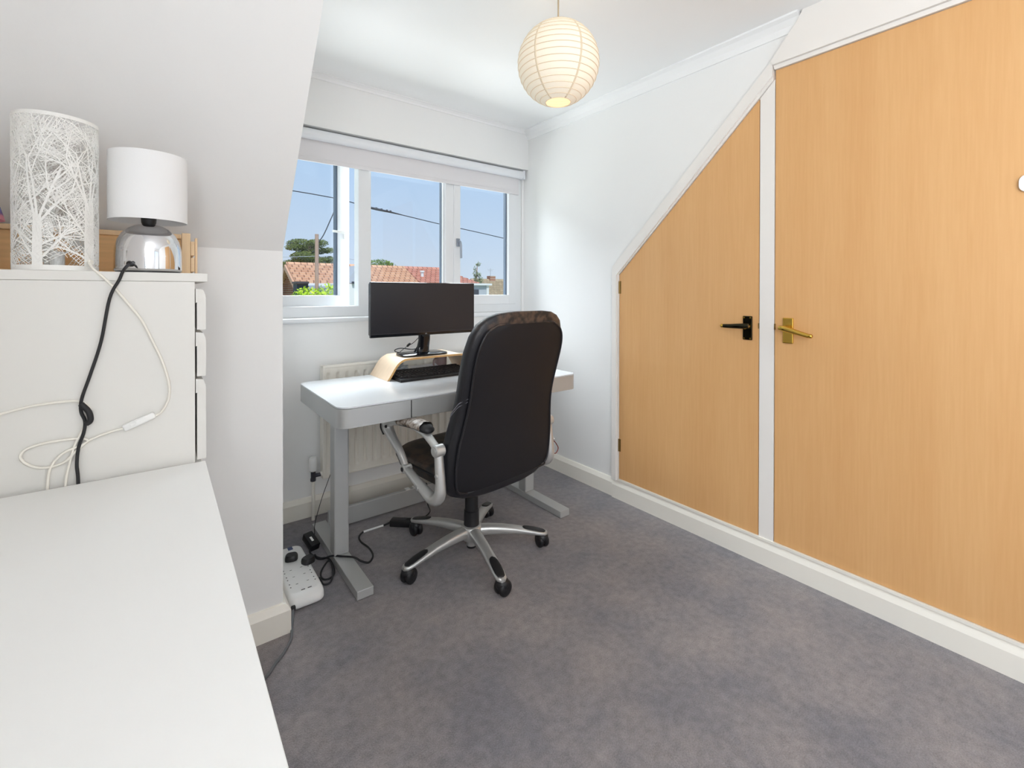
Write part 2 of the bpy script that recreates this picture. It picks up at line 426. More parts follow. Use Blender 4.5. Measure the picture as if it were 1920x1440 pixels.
def handle(door, y, z, s, droop, mplate):
    plate = new('door_handle', box(B(), XD-.009, XD, y-.0205, y+.0205, z-.062, z+.046, .003), mplate, door)
    tag(plate, label='brass lever handle on a rectangular backplate')
    bm = B(); cyl(bm, (XD-.008, y-s*.004, z), .0115, .034, (-1, 0, 0), 20, .002)
    new('lever_neck', bm, BRASS, plate, smooth=True, sharp=40)
    bm = B(); x = XD-.044
    tube(bm, [(x+.004, y-s*.020, z+.004), (x, y, z+.002), (x-.002, y+s*.03, z+.001-droop*.28), (x-.001, y+s*.062, z-droop*.64), (x, y+s*.092, z-droop)], .01, 14, 6,
         rs=[.0100, .0125, .0112, .0098, .0086])
    new('lever', bm, mplate, plate, smooth=True, sharp=50)
    bm = B(); cyl(bm, (x, y+s*.09, z-droop*.98), .0086, .016, (0, s, -droop*2), 16, .004); new('lever_tip', bm, BRASS, plate, smooth=True, sharp=50)
    for a in (-1, 1):
        for c in (-.055, .039): new('screw', cyl(B(), (XD-.009, y+a*.014, z+c), .0042, .0016, (-1, 0, 0), 10), BRASS, plate)
def latch(door, y0, y1, z):
    new('latch', box(B(), XD-.0035, XD+.004, y0, y1, z-.012, z+.012, .0008), BRASSD, door)
BRASSB = mat('dark_brass', (58, 56, 44), .18, metal=1)  # much darker brass, for the handle of the sloping door
d1 = new('door_1', prism(B(), [(.9645, .1175), (1.7465, .1175), (1.7465, 1.297), (.9645, sl(.9645)-.003)], 0, XD, XR-.001), BEECH)
tag(d1, 'beech veneer eaves cupboard door with sloping top edge', kind='structure')
handle(d1, 1.011, 1.046, 1, .002, BRASSB)
latch(d1, .9625, .9665, 1.05)
for z in (1.226, .312):
    bm = B(); cyl(bm, (XD-.001, 1.7475, z-.036), .005, .072, n=10); box(bm, XD-.0015, XD, 1.735, 1.7465, z-.036, z+.036)
    new('hinge', bm, BRASSD, d1)
d2 = new('door_2', box(B(), XD, XR-.001, .082, .8965, .1175, 2.157), BEECH)
tag(d2, 'tall rectangular beech veneer wardrobe door', kind='structure')
handle(d2, .842, 1.045, -1, .022, BRASS)
latch(d2, .893, .899, 1.05)
# small white plastic piece on the tall door at the frame edge
t = thing('safety_catch', 'small white rounded plastic catch stuck on the tall wardrobe door', 'catch', (XD, .155, 1.53))
bm = box(B(), XD-.012, XD, .118, .184, 1.508, 1.562, .0, 2)
es = [e for e in bm.edges if abs((e.verts[0].co-e.verts[1].co).x) > .005]
bmesh.ops.bevel(bm, geom=es, offset=.02, segments=6, affect='EDGES', profile=.5)
new('catch_body', bm, WHITEPL, t)
bm = B(); cyl(bm, (XD-.0118, .167, 1.545), .0025, .002, (-1, 0, 0), 10); box(bm, XD-.0135, XD-.0115, .155, .17, 1.530, 1.532); new('catch_marking', bm, DARK, t)

# ================================================================== window
W0, W1 = 2.66, 2.735
win = thing('window_1', 'white plastic three-light casement window in the dormer, left sash open', None, (1.25, W0, 1.06), kind='structure')
bm = B()
box(bm, .385, 2.116, W0, W1, 1.058, 1.118, .004); box(bm, .385, 2.116, W0, W1, 2.02, 2.08, .004)
box(bm, .385, .445, W0, W1, 1.11, 2.03, .004); box(bm, 2.057, 2.116, W0, W1, 1.11, 2.03, .004)
new('frame', bm, UPVC, win)
for a, b in ((.915, .981), (1.484, 1.55)):
    new('mullion', box(B(), a, b, W0, W1, 1.112, 2.025, .004), UPVC, win)
bm = B()
for a in (.981, 1.484): box(bm, a-.012, a+.012, W0+.012, W0+.03, 1.118, 2.02)
box(bm, .975, 1.49, W0+.012, W0+.03, 1.112, 1.130); new('glazing_bead', bm, UPVC, win)
new('pane', box(B(), .98, 1.486, W0+.034, W0+.040, 1.12, 2.03), GLASS, win)
bm = B(); box(bm, 1.468, 1.476, W0+.03, W0+.052, 1.13, 2.02); box(bm, .993, .998, W0+.034, W0+.05, 1.13, 2.02); new('spacer_bar', bm, SPACER, win)
def sash(x0, x1, Mx, hx, hz, opened):
    s = None; q = .066; y0, y1 = W0-.008, W0+.056; z0, z1 = 1.112, 2.03
    bm = B()
    box(bm, x0, x0+q*.75, y0, y1, z0, z1, .004); box(bm, x1-q, x1, y0, y1, z0, z1, .004)
    box(bm, x0+q*.7, x1-q*.95, y0, y1, z0, z0+q, .004); box(bm, x0+q*.7, x1-q*.95, y0, y1, z1-q, z1, .004)
    bmesh.ops.transform(bm, matrix=Mx, verts=bm.verts[:]); s = new('sash', bm, UPVC, win)
    bm = box(B(), x0+.04, x1-.05, W0+.022, W0+.028, z0+.05, z1-.05); bmesh.ops.transform(bm, matrix=Mx, verts=bm.verts[:]); new('pane', bm, GLASS, s)
    bm = B(); box(bm, x1-q-.009, x1-q+.001, W0+.018, W0+.045, z0+q, z1-q)
    bmesh.ops.transform(bm, matrix=Mx, verts=bm.verts[:]); new('spacer_bar', bm, SPACER, s)
    bm = B(); box(bm, hx-.013, hx+.013, y0-.012, y0, hz-.032, hz+.022, .004)
    if opened: tube(bm, [(hx, y0-.012, hz), (hx, y0-.03, hz), (hx-.03, y0-.034, hz+.002), (hx-.105, y0-.032, hz+.004)], .007, 10, 5)
    else: tube(bm, [(hx, y0-.012, hz), (hx, y0-.030, hz), (hx+.004, y0-.034, hz-.03), (hx+.008, y0-.030, hz-.11)], .007, 10, 5)
    bmesh.ops.transform(bm, matrix=Mx, verts=bm.verts[:]); h = new('window_handle', bm, WHITEPL if opened else GREYM, s, smooth=True, sharp=35)
GREYM = mat('grey_handle', (140, 146, 156), .35, metal=.5)
piv = Vector((.425, W1-.03, 0))
sash(.44, .925, Matrix.Translation(piv) @ Matrix.Rotation(radians(19), 4, 'Z') @ Matrix.Translation(-piv), .893, 1.545, True)
sash(1.545, 2.062, Matrix.Identity(4), 1.573, 1.53, False)
# sill board
bm = box(B(), XC, XR, 2.595, 2.662, 1.030, 1.057, .010, 3); new('window_sill', bm, UPVC, win, smooth=True, sharp=40)

# made-up window for the rear fill lamp, beside and behind the camera
rw = thing('added_window', 'made-up plain window in the left wall behind the camera', None, (XL-.05, -1.0, .9), kind='structure')
bm = B()
for a in ((-1.55, -1.49), (-1.03, -.97), (-.51, -.45)): box(bm, XL-.08, XL-.03, a[0], a[1], .9, 2.1)
box(bm, XL-.08, XL-.03, -1.55, -.45, .9, .96); box(bm, XL-.08, XL-.03, -1.55, -.45, 2.04, 2.1); new('frame', bm, UPVC, rw)
for a in ((-1.49, -1.03), (-.97, -.51)): new('pane', box(B(), XL-.058, XL-.052, a[0], a[1], .96, 2.04), GLASS, rw)

# roller blind
rb = thing('roller_blind', 'pale grey roller blind pulled up above the window', 'blind', (1.2, 2.632, 1.9))
bm = B(); cyl(bm, (.40, 2.628, 2.046), .029, 1.695, (1, 0, 0), 32, .003); new('roller_tube', bm, BLINDT, rb, smooth=True, sharp=40)
new('blind_fabric', box(B(), .41, 2.078, 2.643, 2.6455, 1.915, 2.05), BLIND, rb)
bm = box(B(), .41, 2.078, 2.639, 2.6495, 1.902, 1.926, .003); new('bottom_bar', bm, BLIND, rb)
bm = box(B(), 2.0965, 2.115, 2.607, 2.658, 2.016, 2.078, .006); new('end_bracket', bm, BLINDT, rb)

# ================================================================== radiator
rd = thing('radiator', 'cream fluted panel radiator under the window behind the desk', 'radiator', (1.2, 2.56, 0))
X0, X1, Z0, Z1 = .685, 1.71, .205, .805
bm = B(); YFr = 2.542; nx = int((X1-X0)/.05)
xs = []
for i in range(nx+1):
    for d in (-.013, -.009, -.005, .005, .009, .013): xs.append(X0+.030+i*.05+d)
xs = [X0+.012]+[x for x in xs if X0+.012 < x < X1-.012]+[X1-.012]
zs = [Z0+.012, Z0+.035, Z0+.042, Z0+.050, Z0+.060, Z0+.2, Z0+.4, Z1-.060, Z1-.050, Z1-.042, Z1-.035, Z1-.012]
def dep(x, z):
    u = ((x-X0-.030+.025) % .05)-.025; a = max(0, min(1, (.012-abs(u))/.006))
    b = max(0, min(1, (z-Z0-.037)/.02, (Z1-.037-z)/.02)); return .013*a*b
G = [[bm.verts.new((x, YFr+dep(x, z), z)) for x in xs] for z in zs]
for a, b in zip(G, G[1:]):
    for i in range(len(xs)-1): bm.faces.new((a[i], a[i+1], b[i+1], b[i]))
new('front_panel', bm, RADM, rd, smooth=True, sharp=50)
bm = B(); box(bm, X0, X0+.013, YFr-.002, 2.596, Z0, Z1, .004); box(bm, X1-.013, X1, YFr-.002, 2.596, Z0, Z1, .004)
box(bm, X0, X1, YFr-.002, YFr+.02, Z0, Z0+.014, .004); box(bm, X0, X1, YFr-.002, YFr+.02, Z1-.014, Z1, .004)
box(bm, X0+.01, X1-.01, 2.572, 2.594, Z0+.02, Z1-.02); new('casing', bm, RADM, rd)
bm = B(); box(bm, X0+.01, X1-.01, YFr+.018, 2.596, Z1-.010, Z1-.002)
new('top_grille', bm, RADM, rd)
vx, vy = .640, 2.555
bm = B(); lathe(bm, [(0, .330), (.017, .330), (.020, .326), (.021, .296), (.0195, .262), (.013, .256), (0, .256)], (vx, vy, 0), 20); hd = new('thermostat_head', bm, WHITEPL, rd, smooth=True, sharp=40)
bm = B(); cyl(bm, (vx, vy, .215), .012, .045, n=14, bev=.002); cyl(bm, (vx, vy, .232), .010, .045, (1, 0, 0), 14, .002); cyl(bm, (vx, vy, .205), .014, .016, n=6)
new('valve', bm, mat('valve_metal', (84, 84, 92), .35, metal=.8), rd, smooth=True, sharp=35)
bm = B(); tube(bm, [(X0-.008, vy, .232), (X0+.004, vy, .236), (X0+.01, vy+.005, .25)], .012, 12); new('inlet', bm, RADM, rd, smooth=True)
bm = B(); cyl(bm, (vx, vy, 0), .0085, .21, n=14); new('pipe', bm, SKIRT, rd, smooth=True, sharp=40)

# ================================================================== desk
dk = thing('desk', 'white topped silver sit-stand desk under the dormer window', 'desk', (1.19, 2.12, 0))
dx0, dx1, dy0, dy1, dz = .545, 1.835, 1.805, 2.450, .75
def rrect(x0, x1, y0, y1, r, k=6):
    o = []
    for cx, cy, a in ((x1-r, y1-r, 0), (x0+r, y1-r, 90), (x0+r, y0+r, 180), (x1-r, y0+r, 270)):
        for i in range(k+1):
            t = radians(a+90*i/k); o.append((cx+r*cos(t), cy+r*sin(t)))
    return o
bm = prism(B(), rrect(dx0+.001, dx1-.001, dy0+.001, dy1-.001, .05), 2, dz-.006, dz)
new('desktop', bm, GLASSTOP, dk)
bm = B(); prism(bm, rrect(dx0, dx1, dy0, dy1, .05), 2, dz-.083, dz-.0075)
new('apron', bm, SILVER, dk, smooth=True, sharp=30)
dr = new('drawer', box(B(), .847, 1.535, dy0-.0022, dy0+.01, dz-.082, dz-.009, .001), SILVER, dk)
for a in (.843, 1.5355): new('drawer_gap', box(B(), a, a+.0035, dy0-.0012, dy0+.01, dz-.083, dz-.008), DARK, dk)
for a, b in ((.606, .672), (1.683, 1.749)):
    new('foot', box(B(), a, b, 1.778, 2.440, .002, .036, .002), SILVER, dk)
    new('leg', box(B(), a+.001, b-.001, 2.072, 2.140, .036, dz-.083, .006), SILVER, dk)
new('crossbar', box(B(), .672, 1.683, 2.385, 2.410, .006, .096, .003), SILVER, dk)

for x in (1.085, 1.13): new('cable_clip', box(B(), x, x+.026, 2.383, 2.412, .0965, .1015, .002), WHITEPL, dk)
bm = B(); tube(bm, [(1.78, 2.09, .666), (1.80, 2.04, .50), (1.815, 2.01, .38), (1.837, 2.0, .330), (1.858, 2.0, .304), (1.873, 2.0, .276), (1.858, 2.0, .252), (1.837, 2.0, .258), (1.81, 2.02, .32), (1.77, 2.06, .42), (1.752, 2.09, .56)], .0028, 8)
o = new('red_cable', bm, mat('dull_red_flex', (140, 66, 58), .5), dk, smooth=True); tag(o, label='dull red cable loop')
# ================================================================== monitor stand, monitor, keyboard, clutter
ms = thing('monitor_riser', 'bent plywood monitor riser with curved legs on the white desk', 'stand', (1.145, 2.32, dz))
def bent(off):
    o = []
    for s in (0, 1):
        pts = [(.905, dz+.0005), (.925, dz+.030), (.948, dz+.066), (.968, dz+.088), (.992, dz+.101), (1.02, dz+.106), (1.17, dz+.107)]
        P = cat([(x, 0, z) for x, z in pts], 5)
        Q = [(p.x, p.z) for p in P]
        if s: Q = [(2*1.17-x, z) for x, z in Q[::-1]][1:]
        o += Q
    res = []
    for i, (x, z) in enumerate(o):
        a, b = o[max(0, i-1)], o[min(len(o)-1, i+1)]; dx, dz_ = b[0]-a[0], b[1]-a[1]; l = math.hypot(dx, dz_)
        res.append((x+dz_/l*off, max(dz+.0005, z-dx/l*off)))
    return o, res
top, low = bent(.010)
new('bent_ply', prism(B(), top+low[::-1], 1, 2.212, 2.452), PLY, ms, smooth=True, sharp=40)
new('ply_edge', prism(B(), top+low[::-1], 1, 2.2105, 2.2119), PLYE, ms)

mz = dz+.1075
mo = thing('monitor', 'black ultrawide monitor standing on the plywood riser', 'monitor', (1.133, 2.29, mz))
new('back_shell', box(B(), .833, 1.435, 2.252, 2.282, .976, 1.244, .008, 3), BLKPL, mo)
new('bezel', box(B(), .829, 1.438, 2.240, 2.256, .968, 1.2475, .003), BLKGL, mo)
new('screen_panel', box(B(), .832, 1.435, 2.2388, 2.242, .985, 1.2455), SCREEN, mo)
new('bezel_line', box(B(), .832, 1.435, 2.2384, 2.240, .9838, .985), mat('bezel_trim', (84, 78, 84), .4), mo)
new('power_button', box(B(), 1.118, 1.152, 2.239, 2.254, .9615, .9685, .002), BLKGL, mo)
fc = bpy.data.curves.new('logo_text', 'FONT'); fc.body = 'LG'; fc.size = .009; fc.extrude = .0002; fc.align_x = 'CENTER'
fo = bpy.data.objects.new('logo_tmp', fc); COL.objects.link(fo)
bpy.context.view_layer.update()
lm = bpy.data.meshes.new_from_object(fo.evaluated_get(bpy.context.evaluated_depsgraph_get())); bpy.data.objects.remove(fo)
lm.transform(Matrix.Translation((0, -.0515, .973-mz+.001)) @ Matrix.Rotation(radians(90), 4, 'X'))
lo = bpy.data.objects.new('logo', lm); COL.objects.link(lo); lm.materials.clear(); lm.materials.append(mat('logo_silver', (206, 206, 210), .4)); lo.parent = mo
bm = B(); loft(bm, [sring(1.142, 2.318, mz+.006, .052, .046, 3), sring(1.142, 2.312, mz+.018, .040, .030, 3), sring(1.146, 2.300, mz+.045, .034, .018, 3), sring(1.148, 2.292, mz+.08, .033, .014, 3), sring(1.148, 2.290, mz+.125, .034, .014, 3)])
new('stand_neck', bm, BLKGL, mo, smooth=True, sharp=50)
bm = B(); loft(bm, [sring(1.142, 2.305, mz+.0005, .132, .078, 4.5), sring(1.142, 2.305, mz+.008, .133, .079, 4.5), sring(1.142, 2.305, mz+.011, .128, .075, 4.5), sring(1.142, 2.312, mz+.0155, .072, .046, 3)])
new('stand_base', bm, BLKGL, mo, smooth=True, sharp=30)
bm = B(); tube(bm, [(1.10, 2.36, mz+.004), (1.03, 2.38, mz+.012), (1.01, 2.36, mz+.028), (1.04, 2.35, mz+.036), (1.10, 2.33, mz+.028), (1.15, 2.30, mz+.045)], .0028, 8); new('video_cable', bm, RUBBER, mo, smooth=True)
bm = B(); tube(bm, [(1.03, 2.40, mz-.008), (1.05, 2.385, mz+.012), (1.075, 2.36, mz+.04), (1.10, 2.32, mz+.066), (1.13, 2.29, mz+.11)], .0018, 6); new('power_cable', bm, RUBBER, mo, smooth=True)
bm = B(); cyl(bm, (1.078, 2.357, mz+.043), .0065, .026, (.35, -.5, .55), 10, .002); new('power_plug', bm, BLKPL, mo, smooth=True)

kb = thing('keyboard', 'black keyboard pushed under the plywood monitor riser', 'keyboard', (1.155, 2.235, dz))
bm = prism(B(), [(2.140, dz+.001), (2.142, dz+.012), (2.165, dz+.016), (2.335, dz+.030), (2.338, dz+.001)], 0, .945, 1.37)
new('keyboard_body', bm, BLKPL, kb)
bm = B()
for r in range(6):
    y = 2.166+r*.0275; z = dz+.016+(y-2.165)*.0825
    x = .955; k = 0
    while x < 1.355:
        wd = .016 if not (r == 0 and 3 <= k <= 3) else .09
        box(bm, x, min(x+wd, 1.36), y, y+.0175+(0 if r < 5 else -.003), z-.001, z+.007); x += wd+.0035; k += 1
o = new('keys', bm, mat('key_caps', (40, 38, 40), .5), kb); o['kind'] = 'stuff'
bm = B()
for i in range(13): box(bm, .962+i*.0195, .966+i*.0195, 2.255, 2.2595, dz+.0305, dz+.0312)
o = new('key_legends', bm, mat('legend', (176, 170, 160), .6), kb); o['kind'] = 'stuff'

# loose papers and things under the riser
pp = thing('paper_sheets', 'loose white paper sheets lying behind the keyboard under the riser', 'paper', (1.15, 2.38, dz))
for i, (a, zz) in enumerate(((.05, .0005), (-.06, .0022), (.02, .0040))):
    bm = obox(B(), (1.17+.01*i, 2.392, dz+zz+.0008), (.30-.03*i, .085, .0014), rz(a)); new('sheet', bm, PAPERW, pp)
bm = B(); obox(bm, (1.19, 2.36, dz+.022), (.17, .05, .0012), Matrix.Rotation(radians(38), 3, 'X')); new('propped_sheet', bm, PAPERW, pp)
pb = B(); bmesh.ops.create_icosphere(pb, subdivisions=4, radius=1)
for v in pb.verts:
    n_ = noise.noise(v.co*2.3)*.5+noise.noise(v.co*5+Vector((3, 1, 2)))*.28
    v.co = Vector((1.02+v.co.x*.066*(1+n_), 2.385+v.co.y*.034*(1+n_), dz+.030+v.co.z*.028*(1+n_)))
    v.co.z = max(v.co.z, dz+.001)
o = new('plastic_bag', pb, PLASTIC, smooth=False); tag(o, 'crumpled grey-blue plastic wrapper under the left end of the riser', 'wrapper')
mg = thing('cup_shape', 'mauve cup under the right end of the plywood riser', 'cup_shape', (1.30, 2.385, dz))  # cup shape put in for the mauve inside of the riser leg
bm = B(); lathe(bm, [(0, 0), (.030, 0), (.034, .004), (.036, .08), (.0345, .082), (.033, .08), (.031, .008), (0, .006)], (1.30, 2.385, dz+.001), 28); new('cup_shape_body', bm, MAUVE, mg, smooth=True, sharp=50)
bm = B(); tube(bm, [(1.268, 2.375, dz+.062), (1.25, 2.37, dz+.06), (1.245, 2.368, dz+.042), (1.25, 2.37, dz+.024), (1.268, 2.376, dz+.02)], .005, 8); new('cup_shape_handle', bm, MAUVE, mg, smooth=True)

# ================================================================== office chair (local frame: origin under the column, +y is forward)
ch = thing('office_chair', 'black worn leather high-back office chair with silver arms at the desk', 'chair', (1.14, 1.797, 0), radians(6.0))
def C_(name, bm, m, par=ch, **k): return new(name, bm, m, par, world=False, **k)
yr = lambda z: -.225-.145*((z-.37)/.74)+.02*sin(max(0, min(1, (z-.4)/.6))*pi)
RB = [(.372, .150, .050), (.380, .215, .075), (.398, .258, .098), (.43, .280, .112), (.50, .287, .120), (.58, .284, .122), (.64, .273, .120), (.70, .263, .114), (.76, .257, .108), (.83, .258, .102),
      (.90, .262, .100), (.97, .261, .098), (1.03, .250, .092), (1.075, .228, .082), (1.100, .196, .068), (1.116, .150, .050), (1.122, .09, .03)]
bm = B(); loft(bm, [sring(.0, yr(z)+t/2, z, hw, t/2, 3.2, 48) for z, hw, t in RB])
bk = C_('backrest', bm, LEATH, smooth=True)
RP = [(.405, .20), (.42, .245), (.45, .260), (.52, .264), (.60, .258), (.66, .247), (.73, .236), (.80, .233), (.88, .236), (.96, .236), (1.01, .226), (1.045, .205), (1.066, .170), (1.074, .125)]
bm = B(); rows = []
for z, hw in RP:
    row = []
    for i in range(17):
        q = -1+2*i/16; x = q*hw
        row.append(bm.verts.new((x, yr(z)-.007+.010*abs(q)**3, z)))
    rows.append(row)
for a, b in zip(rows, rows[1:]):
    for i in range(16): bm.faces.new((a[i], a[i+1], b[i+1], b[i]))
bp = C_('back_panel', bm, LPANEL, smooth=True)
pts = [(-hw, yr(z)+.003, z) for z, hw in RP]+[(hw, yr(z)+.003, z) for z, hw in RP[::-1]]
bm = B(); tube(bm, pts+[pts[0]], .0045, 8, 3); C_('piping', bm, LEATH, bk, smooth=True)
def bolster(z, q):
    """point on the left side of the backrest: q = 0 rear .. 1 front"""
    i = max(j for j in range(len(RB)) if RB[j][0] <= z); k_ = (z-RB[i][0])/(RB[i+1][0]-RB[i][0])
    hw, t = (RB[i][m]*(1-k_)+RB[i+1][m]*k_ for m in (1, 2)); u = 2*q-1
    return (-hw*(1-abs(u)**3.2)**(1/3.2)-.0008, yr(z)+q*t, z)
for dz_ in (0, -.013):
    bm = B(); tube(bm, [bolster(.790+dz_, .16), bolster(.772+dz_, .34), bolster(.748+dz_, .52), bolster(.722+dz_, .68), bolster(.690+dz_, .84)], .0016, 6); C_('seam', bm, SEAM, bk, smooth=True)
bm = B()
loft(bm, [sring(0, .035, z, hx, hy, 4.2, 44) for z, hx, hy in ((.388, .19, .19), (.395, .235, .235), (.415, .262, .258), (.445, .272, .268), (.468, .268, .264), (.482, .250, .246), (.488, .215, .21), (.489, .1, .1))])
seat = C_('seat', bm, LSEAT, smooth=True)
bm = B(); tube(bm, [Vector((p.x*1.003, .035+(p.y-.035)*1.003, .455)) for p in sring(0, .035, .455, .272, .268, 4.2, 44)]+[Vector((.273, .035, .455))], .004, 6, 1, smooth=False); C_('piping', bm, LEATH, seat, smooth=True)
bm = B(); box(bm, -.05, .05, -.03, .12, .356, .390, .01); box(bm, -.04, .04, -.04, .06, .338, .362, .01); C_('tilt_mechanism', bm, BLKPL)
bm = B(); box(bm, -.03, .03, -.20, -.02, .372, .388, .006); C_('back_bracket', bm, BLKPL)
bm = B(); lathe(bm, [(0, .355), (.026, .355), (.027, .27), (.030, .268), (.0305, .20), (.034, .197), (.035, .132), (.0, .132)], (0, 0, 0), 28); C_('gas_lift', bm, BLKPL, smooth=True, sharp=35)
bm = B(); lathe(bm, [(0, .036), (.021, .036), (.023, .040), (.023, .06), (.030, .062), (.040, .066), (.048, .082), (.050, .110), (.046, .126), (.038, .132), (0, .132)], (0, 0, 0), 32); C_('hub', bm, SILVERC, smooth=True, sharp=50)
bm = B(); cyl(bm, (0, 0, .028), .0215, .010, n=16); C_('lift_cap', bm, BLKPL)
for i in range(5):
    a = radians(36+72*i); ca, sa = cos(a), sin(a)
    R_ = lambda p: Vector((p[0]*ca-p[1]*sa, p[0]*sa+p[1]*ca, p[2]))
    bm = B(); rings = []
    for r, zt, hw, h in ((.030, .128, .026, .050), (.08, .127, .0255, .046), (.14, .121, .0245, .040), (.20, .111, .0235, .033), (.26, .098, .0245, .026), (.31, .086, .0255, .022), (.342, .079, .021, .019), (.354, .076, .011, .015)):
        ring = []
        for q in range(16):
            t = 2*pi*q/16; y = math.copysign(abs(cos(t))**.75, cos(t))*hw; z = math.copysign(abs(sin(t))**.75, sin(t))*h/2
            ring.append(R_((r, y, zt-h/2+z)))
        rings.append(ring)
    loft(bm, rings); arm = C_('base_arm', bm, SILVERC, smooth=True, sharp=60)
    bm = B(); rings = []
    for r, zt, hw in ((.238, .1045, .006), (.246, .1045, .014), (.262, .101, .0185), (.29, .0945, .020), (.318, .0865, .0195), (.337, .082, .016), (.346, .0785, .008)):
        ring = []
        for q in range(14):
            t = 2*pi*q/14; ring.append(R_((r, cos(t)*hw, zt-.003+sin(t)*.0035)))
        rings.append(ring)
    loft(bm, rings); C_('foot_pad', bm, BLKPL, arm, smooth=True)
    bm = B(); sw = radians(random.choice((20, 70, -40, 110, 160))); cc = R_((.335, 0, 0)); ax = Vector((cos(a+sw), sin(a+sw), 0)); tr = Vector((-ax.y, ax.x, 0))*.010
    for s in (-1, 1):
        lathe(bm, [(0, -.012), (.021, -.012), (.0275, -.0095), (.0310, -.004), (.0310, .004), (.0275, .0095), (.021, .012), (0, .012)], cc+tr+ax*s*.0135+Vector((0, 0, .0310)), 22, axis=ax)
    cst = C_('caster', bm, BLKPL, arm, smooth=True, sharp=40)
    bm = B(); loft(bm, [sring(cc.x+tr.x*.6, cc.y+tr.y*.6, z, h, h, 2, 16) for z, h in ((.022, .018), (.040, .0285), (.055, .0275), (.064, .020), (.069, .010), (.074, .008))]); C_('caster_hood', bm, BLKPL, cst, smooth=True)
for s in (-1, 1):
    X = s*.312
    bm = B()
    tube(bm, [(X, -.190, .588), (X, -.196, .540), (X, -.203, .470), (X, -.200, .425), (X, -.178, .398), (X, -.140, .393), (X, -.06, .418), (X, .0, .440), (X, .045, .457)], (.019, .016), 14, 6, flat=(1, 0, 0), rs=[.95, 1, 1.08, 1.3, 1.5, 1.35, 1.1, 1.0, .95])
    ar = C_('armrest', bm, SILVERC, smooth=True)
    bm = B(); tube(bm, [(X, .045, .457), (X, .10, .515), (X, .165, .560), (X, .202, .592), (X, .203, .615), (X, .178, .630), (X, .12, .636), (X, .06, .642)], (.0175, .0165), 14, 6, flat=(1, 0, 0), rs=[.85, .95, 1.15, 1.5, 1.65, 1.3, .85, .7])
    C_('front_link', bm, SILVERC, ar, smooth=True)
    bm = B(); tube(bm, [(X, .11, .650), (X, .180, .646), (X, .228, .628), (X, .243, .592), (X, .228, .560)], (.021, .009), 12, 6, flat=(1, 0, 0), rs=[1, 1, 1, .9, .6]); C_('nose_pad', bm, BLKPL, ar, smooth=True)
    bm = B(); tube(bm, [(X, -.190, .590), (X, -.150, .612), (X, -.105, .634), (X, -.05, .644), (X, 0, .646)], (.020, .013), 14, 6, flat=(1, 0, 0), rs=[.9, .85, .95, 1.0, .9]); C_('rear_link', bm, SILVERC, ar, smooth=True)
    for y, z, r in ((-.190, .590, .024), (.045, .457, .018)):
        bm = B(); cyl(bm, (X-.021, y, z), r, .042, (1, 0, 0), 24, .004); pv = C_('pivot', bm, SILVERC, ar, smooth=True, sharp=40)
        bm = B(); cyl(bm, (X+s*.0205, y, z), r*.5, .003, (s, 0, 0), 18, .001); C_('pivot_cap', bm, SILVERC if y < 0 else BLKPL, ar, smooth=True, sharp=40)
    for y, z in ((-.07, .414), (-.206, .500)):
        bm = B(); cyl(bm, (X+s*.016, y, z), .009, .008, (s, 0, 0), 16, .002); C_('bolt', bm, SILVERC, ar, smooth=True, sharp=40)
    bm = B(); cyl(bm, (X+s*.019, .182, .608), .0065, .006, (s, 0, 0), 14); C_('bolt_hole', bm, BLKPL, ar)
    bm = B(); loft(bm, [[Vector((X+x, y, zc+z)) for x, z in [(cos(2*pi*q/18)*hx, sin(2*pi*q/18)*hz) for q in range(18)]]
                        for y, zc, hx, hz in ((-.135, .652, .010, .006), (-.128, .654, .024, .014), (-.10, .659, .031, .020), (-.04, .660, .032, .020), (.02, .652, .031, .016), (.07, .645, .028, .013), (.095, .642, .018, .008))])
    pad = C_('arm_pad', bm, BLKPL, ar, smooth=True)
    bm = B(); rings = []
    for i in range(22):
        y = -.105+.185*i/21; ring = []; zc = .661 if y < -.03 else .661-.13*(y+.03)
        for q in range(15):
            t = pi*(-.12+1.24*q/14); f_ = 1+.10*noise.noise(Vector((y*70, q*.9, s*4)))+.06*noise.noise(Vector((y*160, q*2.3, 1)))
            hx, hz = (.0335, .0225) if y < 0 else (.032, .0175)
            ring.append(bm.verts.new((X+cos(t)*hx*f_, y+.010*noise.noise(Vector((q*.8, s, 3)))*(1 if i in (0, 21) else .3), min(zc+sin(t)*hz*f_, .6655 if y > .02 else 1))))
        rings.append(ring)
    for a, b in zip(rings, rings[1:]):
        for q in range(14): bm.faces.new((a[q], a[q+1], b[q+1], b[q]))
    o = C_('pad_wrap', bm, TAPE, ar, smooth=True); tag(o, label='torn silver and tan wrapping')

# ================================================================== power strip and cables on the floor
ps = thing('power_strip', 'white multi-socket power strip on carpet beside the dormer cheek', 'power strip', (.443, 2.05, 0))
bm = B()
loft(bm, [[Vector((x, y, z)) for x, y in rrect(.382+i_, .512-i_, 1.858+f_, 2.262-i_, .03-i_*.5)] for z, i_, f_ in ((.003, .005, .008), (.007, .001, .003), (.012, 0, 0), (.030, 0, .002), (.040, .002, .010), (.046, .006, .020), (.0493, .011, .030), (.050, .015, .036))])
new('strip_body', bm, WHITEPL, ps, smooth=True, sharp=50)
new('switch', box(B(), .452, .472, 2.222, 2.246, .0495, .0535, .002), BLUESW, ps)
for i in range(3):
    for j in range(2):
        xc, yc = .416+j*.064, 2.06-i*.055
        bm = B(); s = 1 if j else -1
        box(bm, xc-.004-s*.012, xc+.004-s*.012, yc-.001, yc+.001, .0499, .0506)
        for q in (-.011, .011): box(bm, xc+s*.013-.002, xc+s*.013+.002, yc+q-.002, yc+q+.002, .0499, .0506)
        tag(new('socket_slots', bm, DARK, ps), kind='stuff')
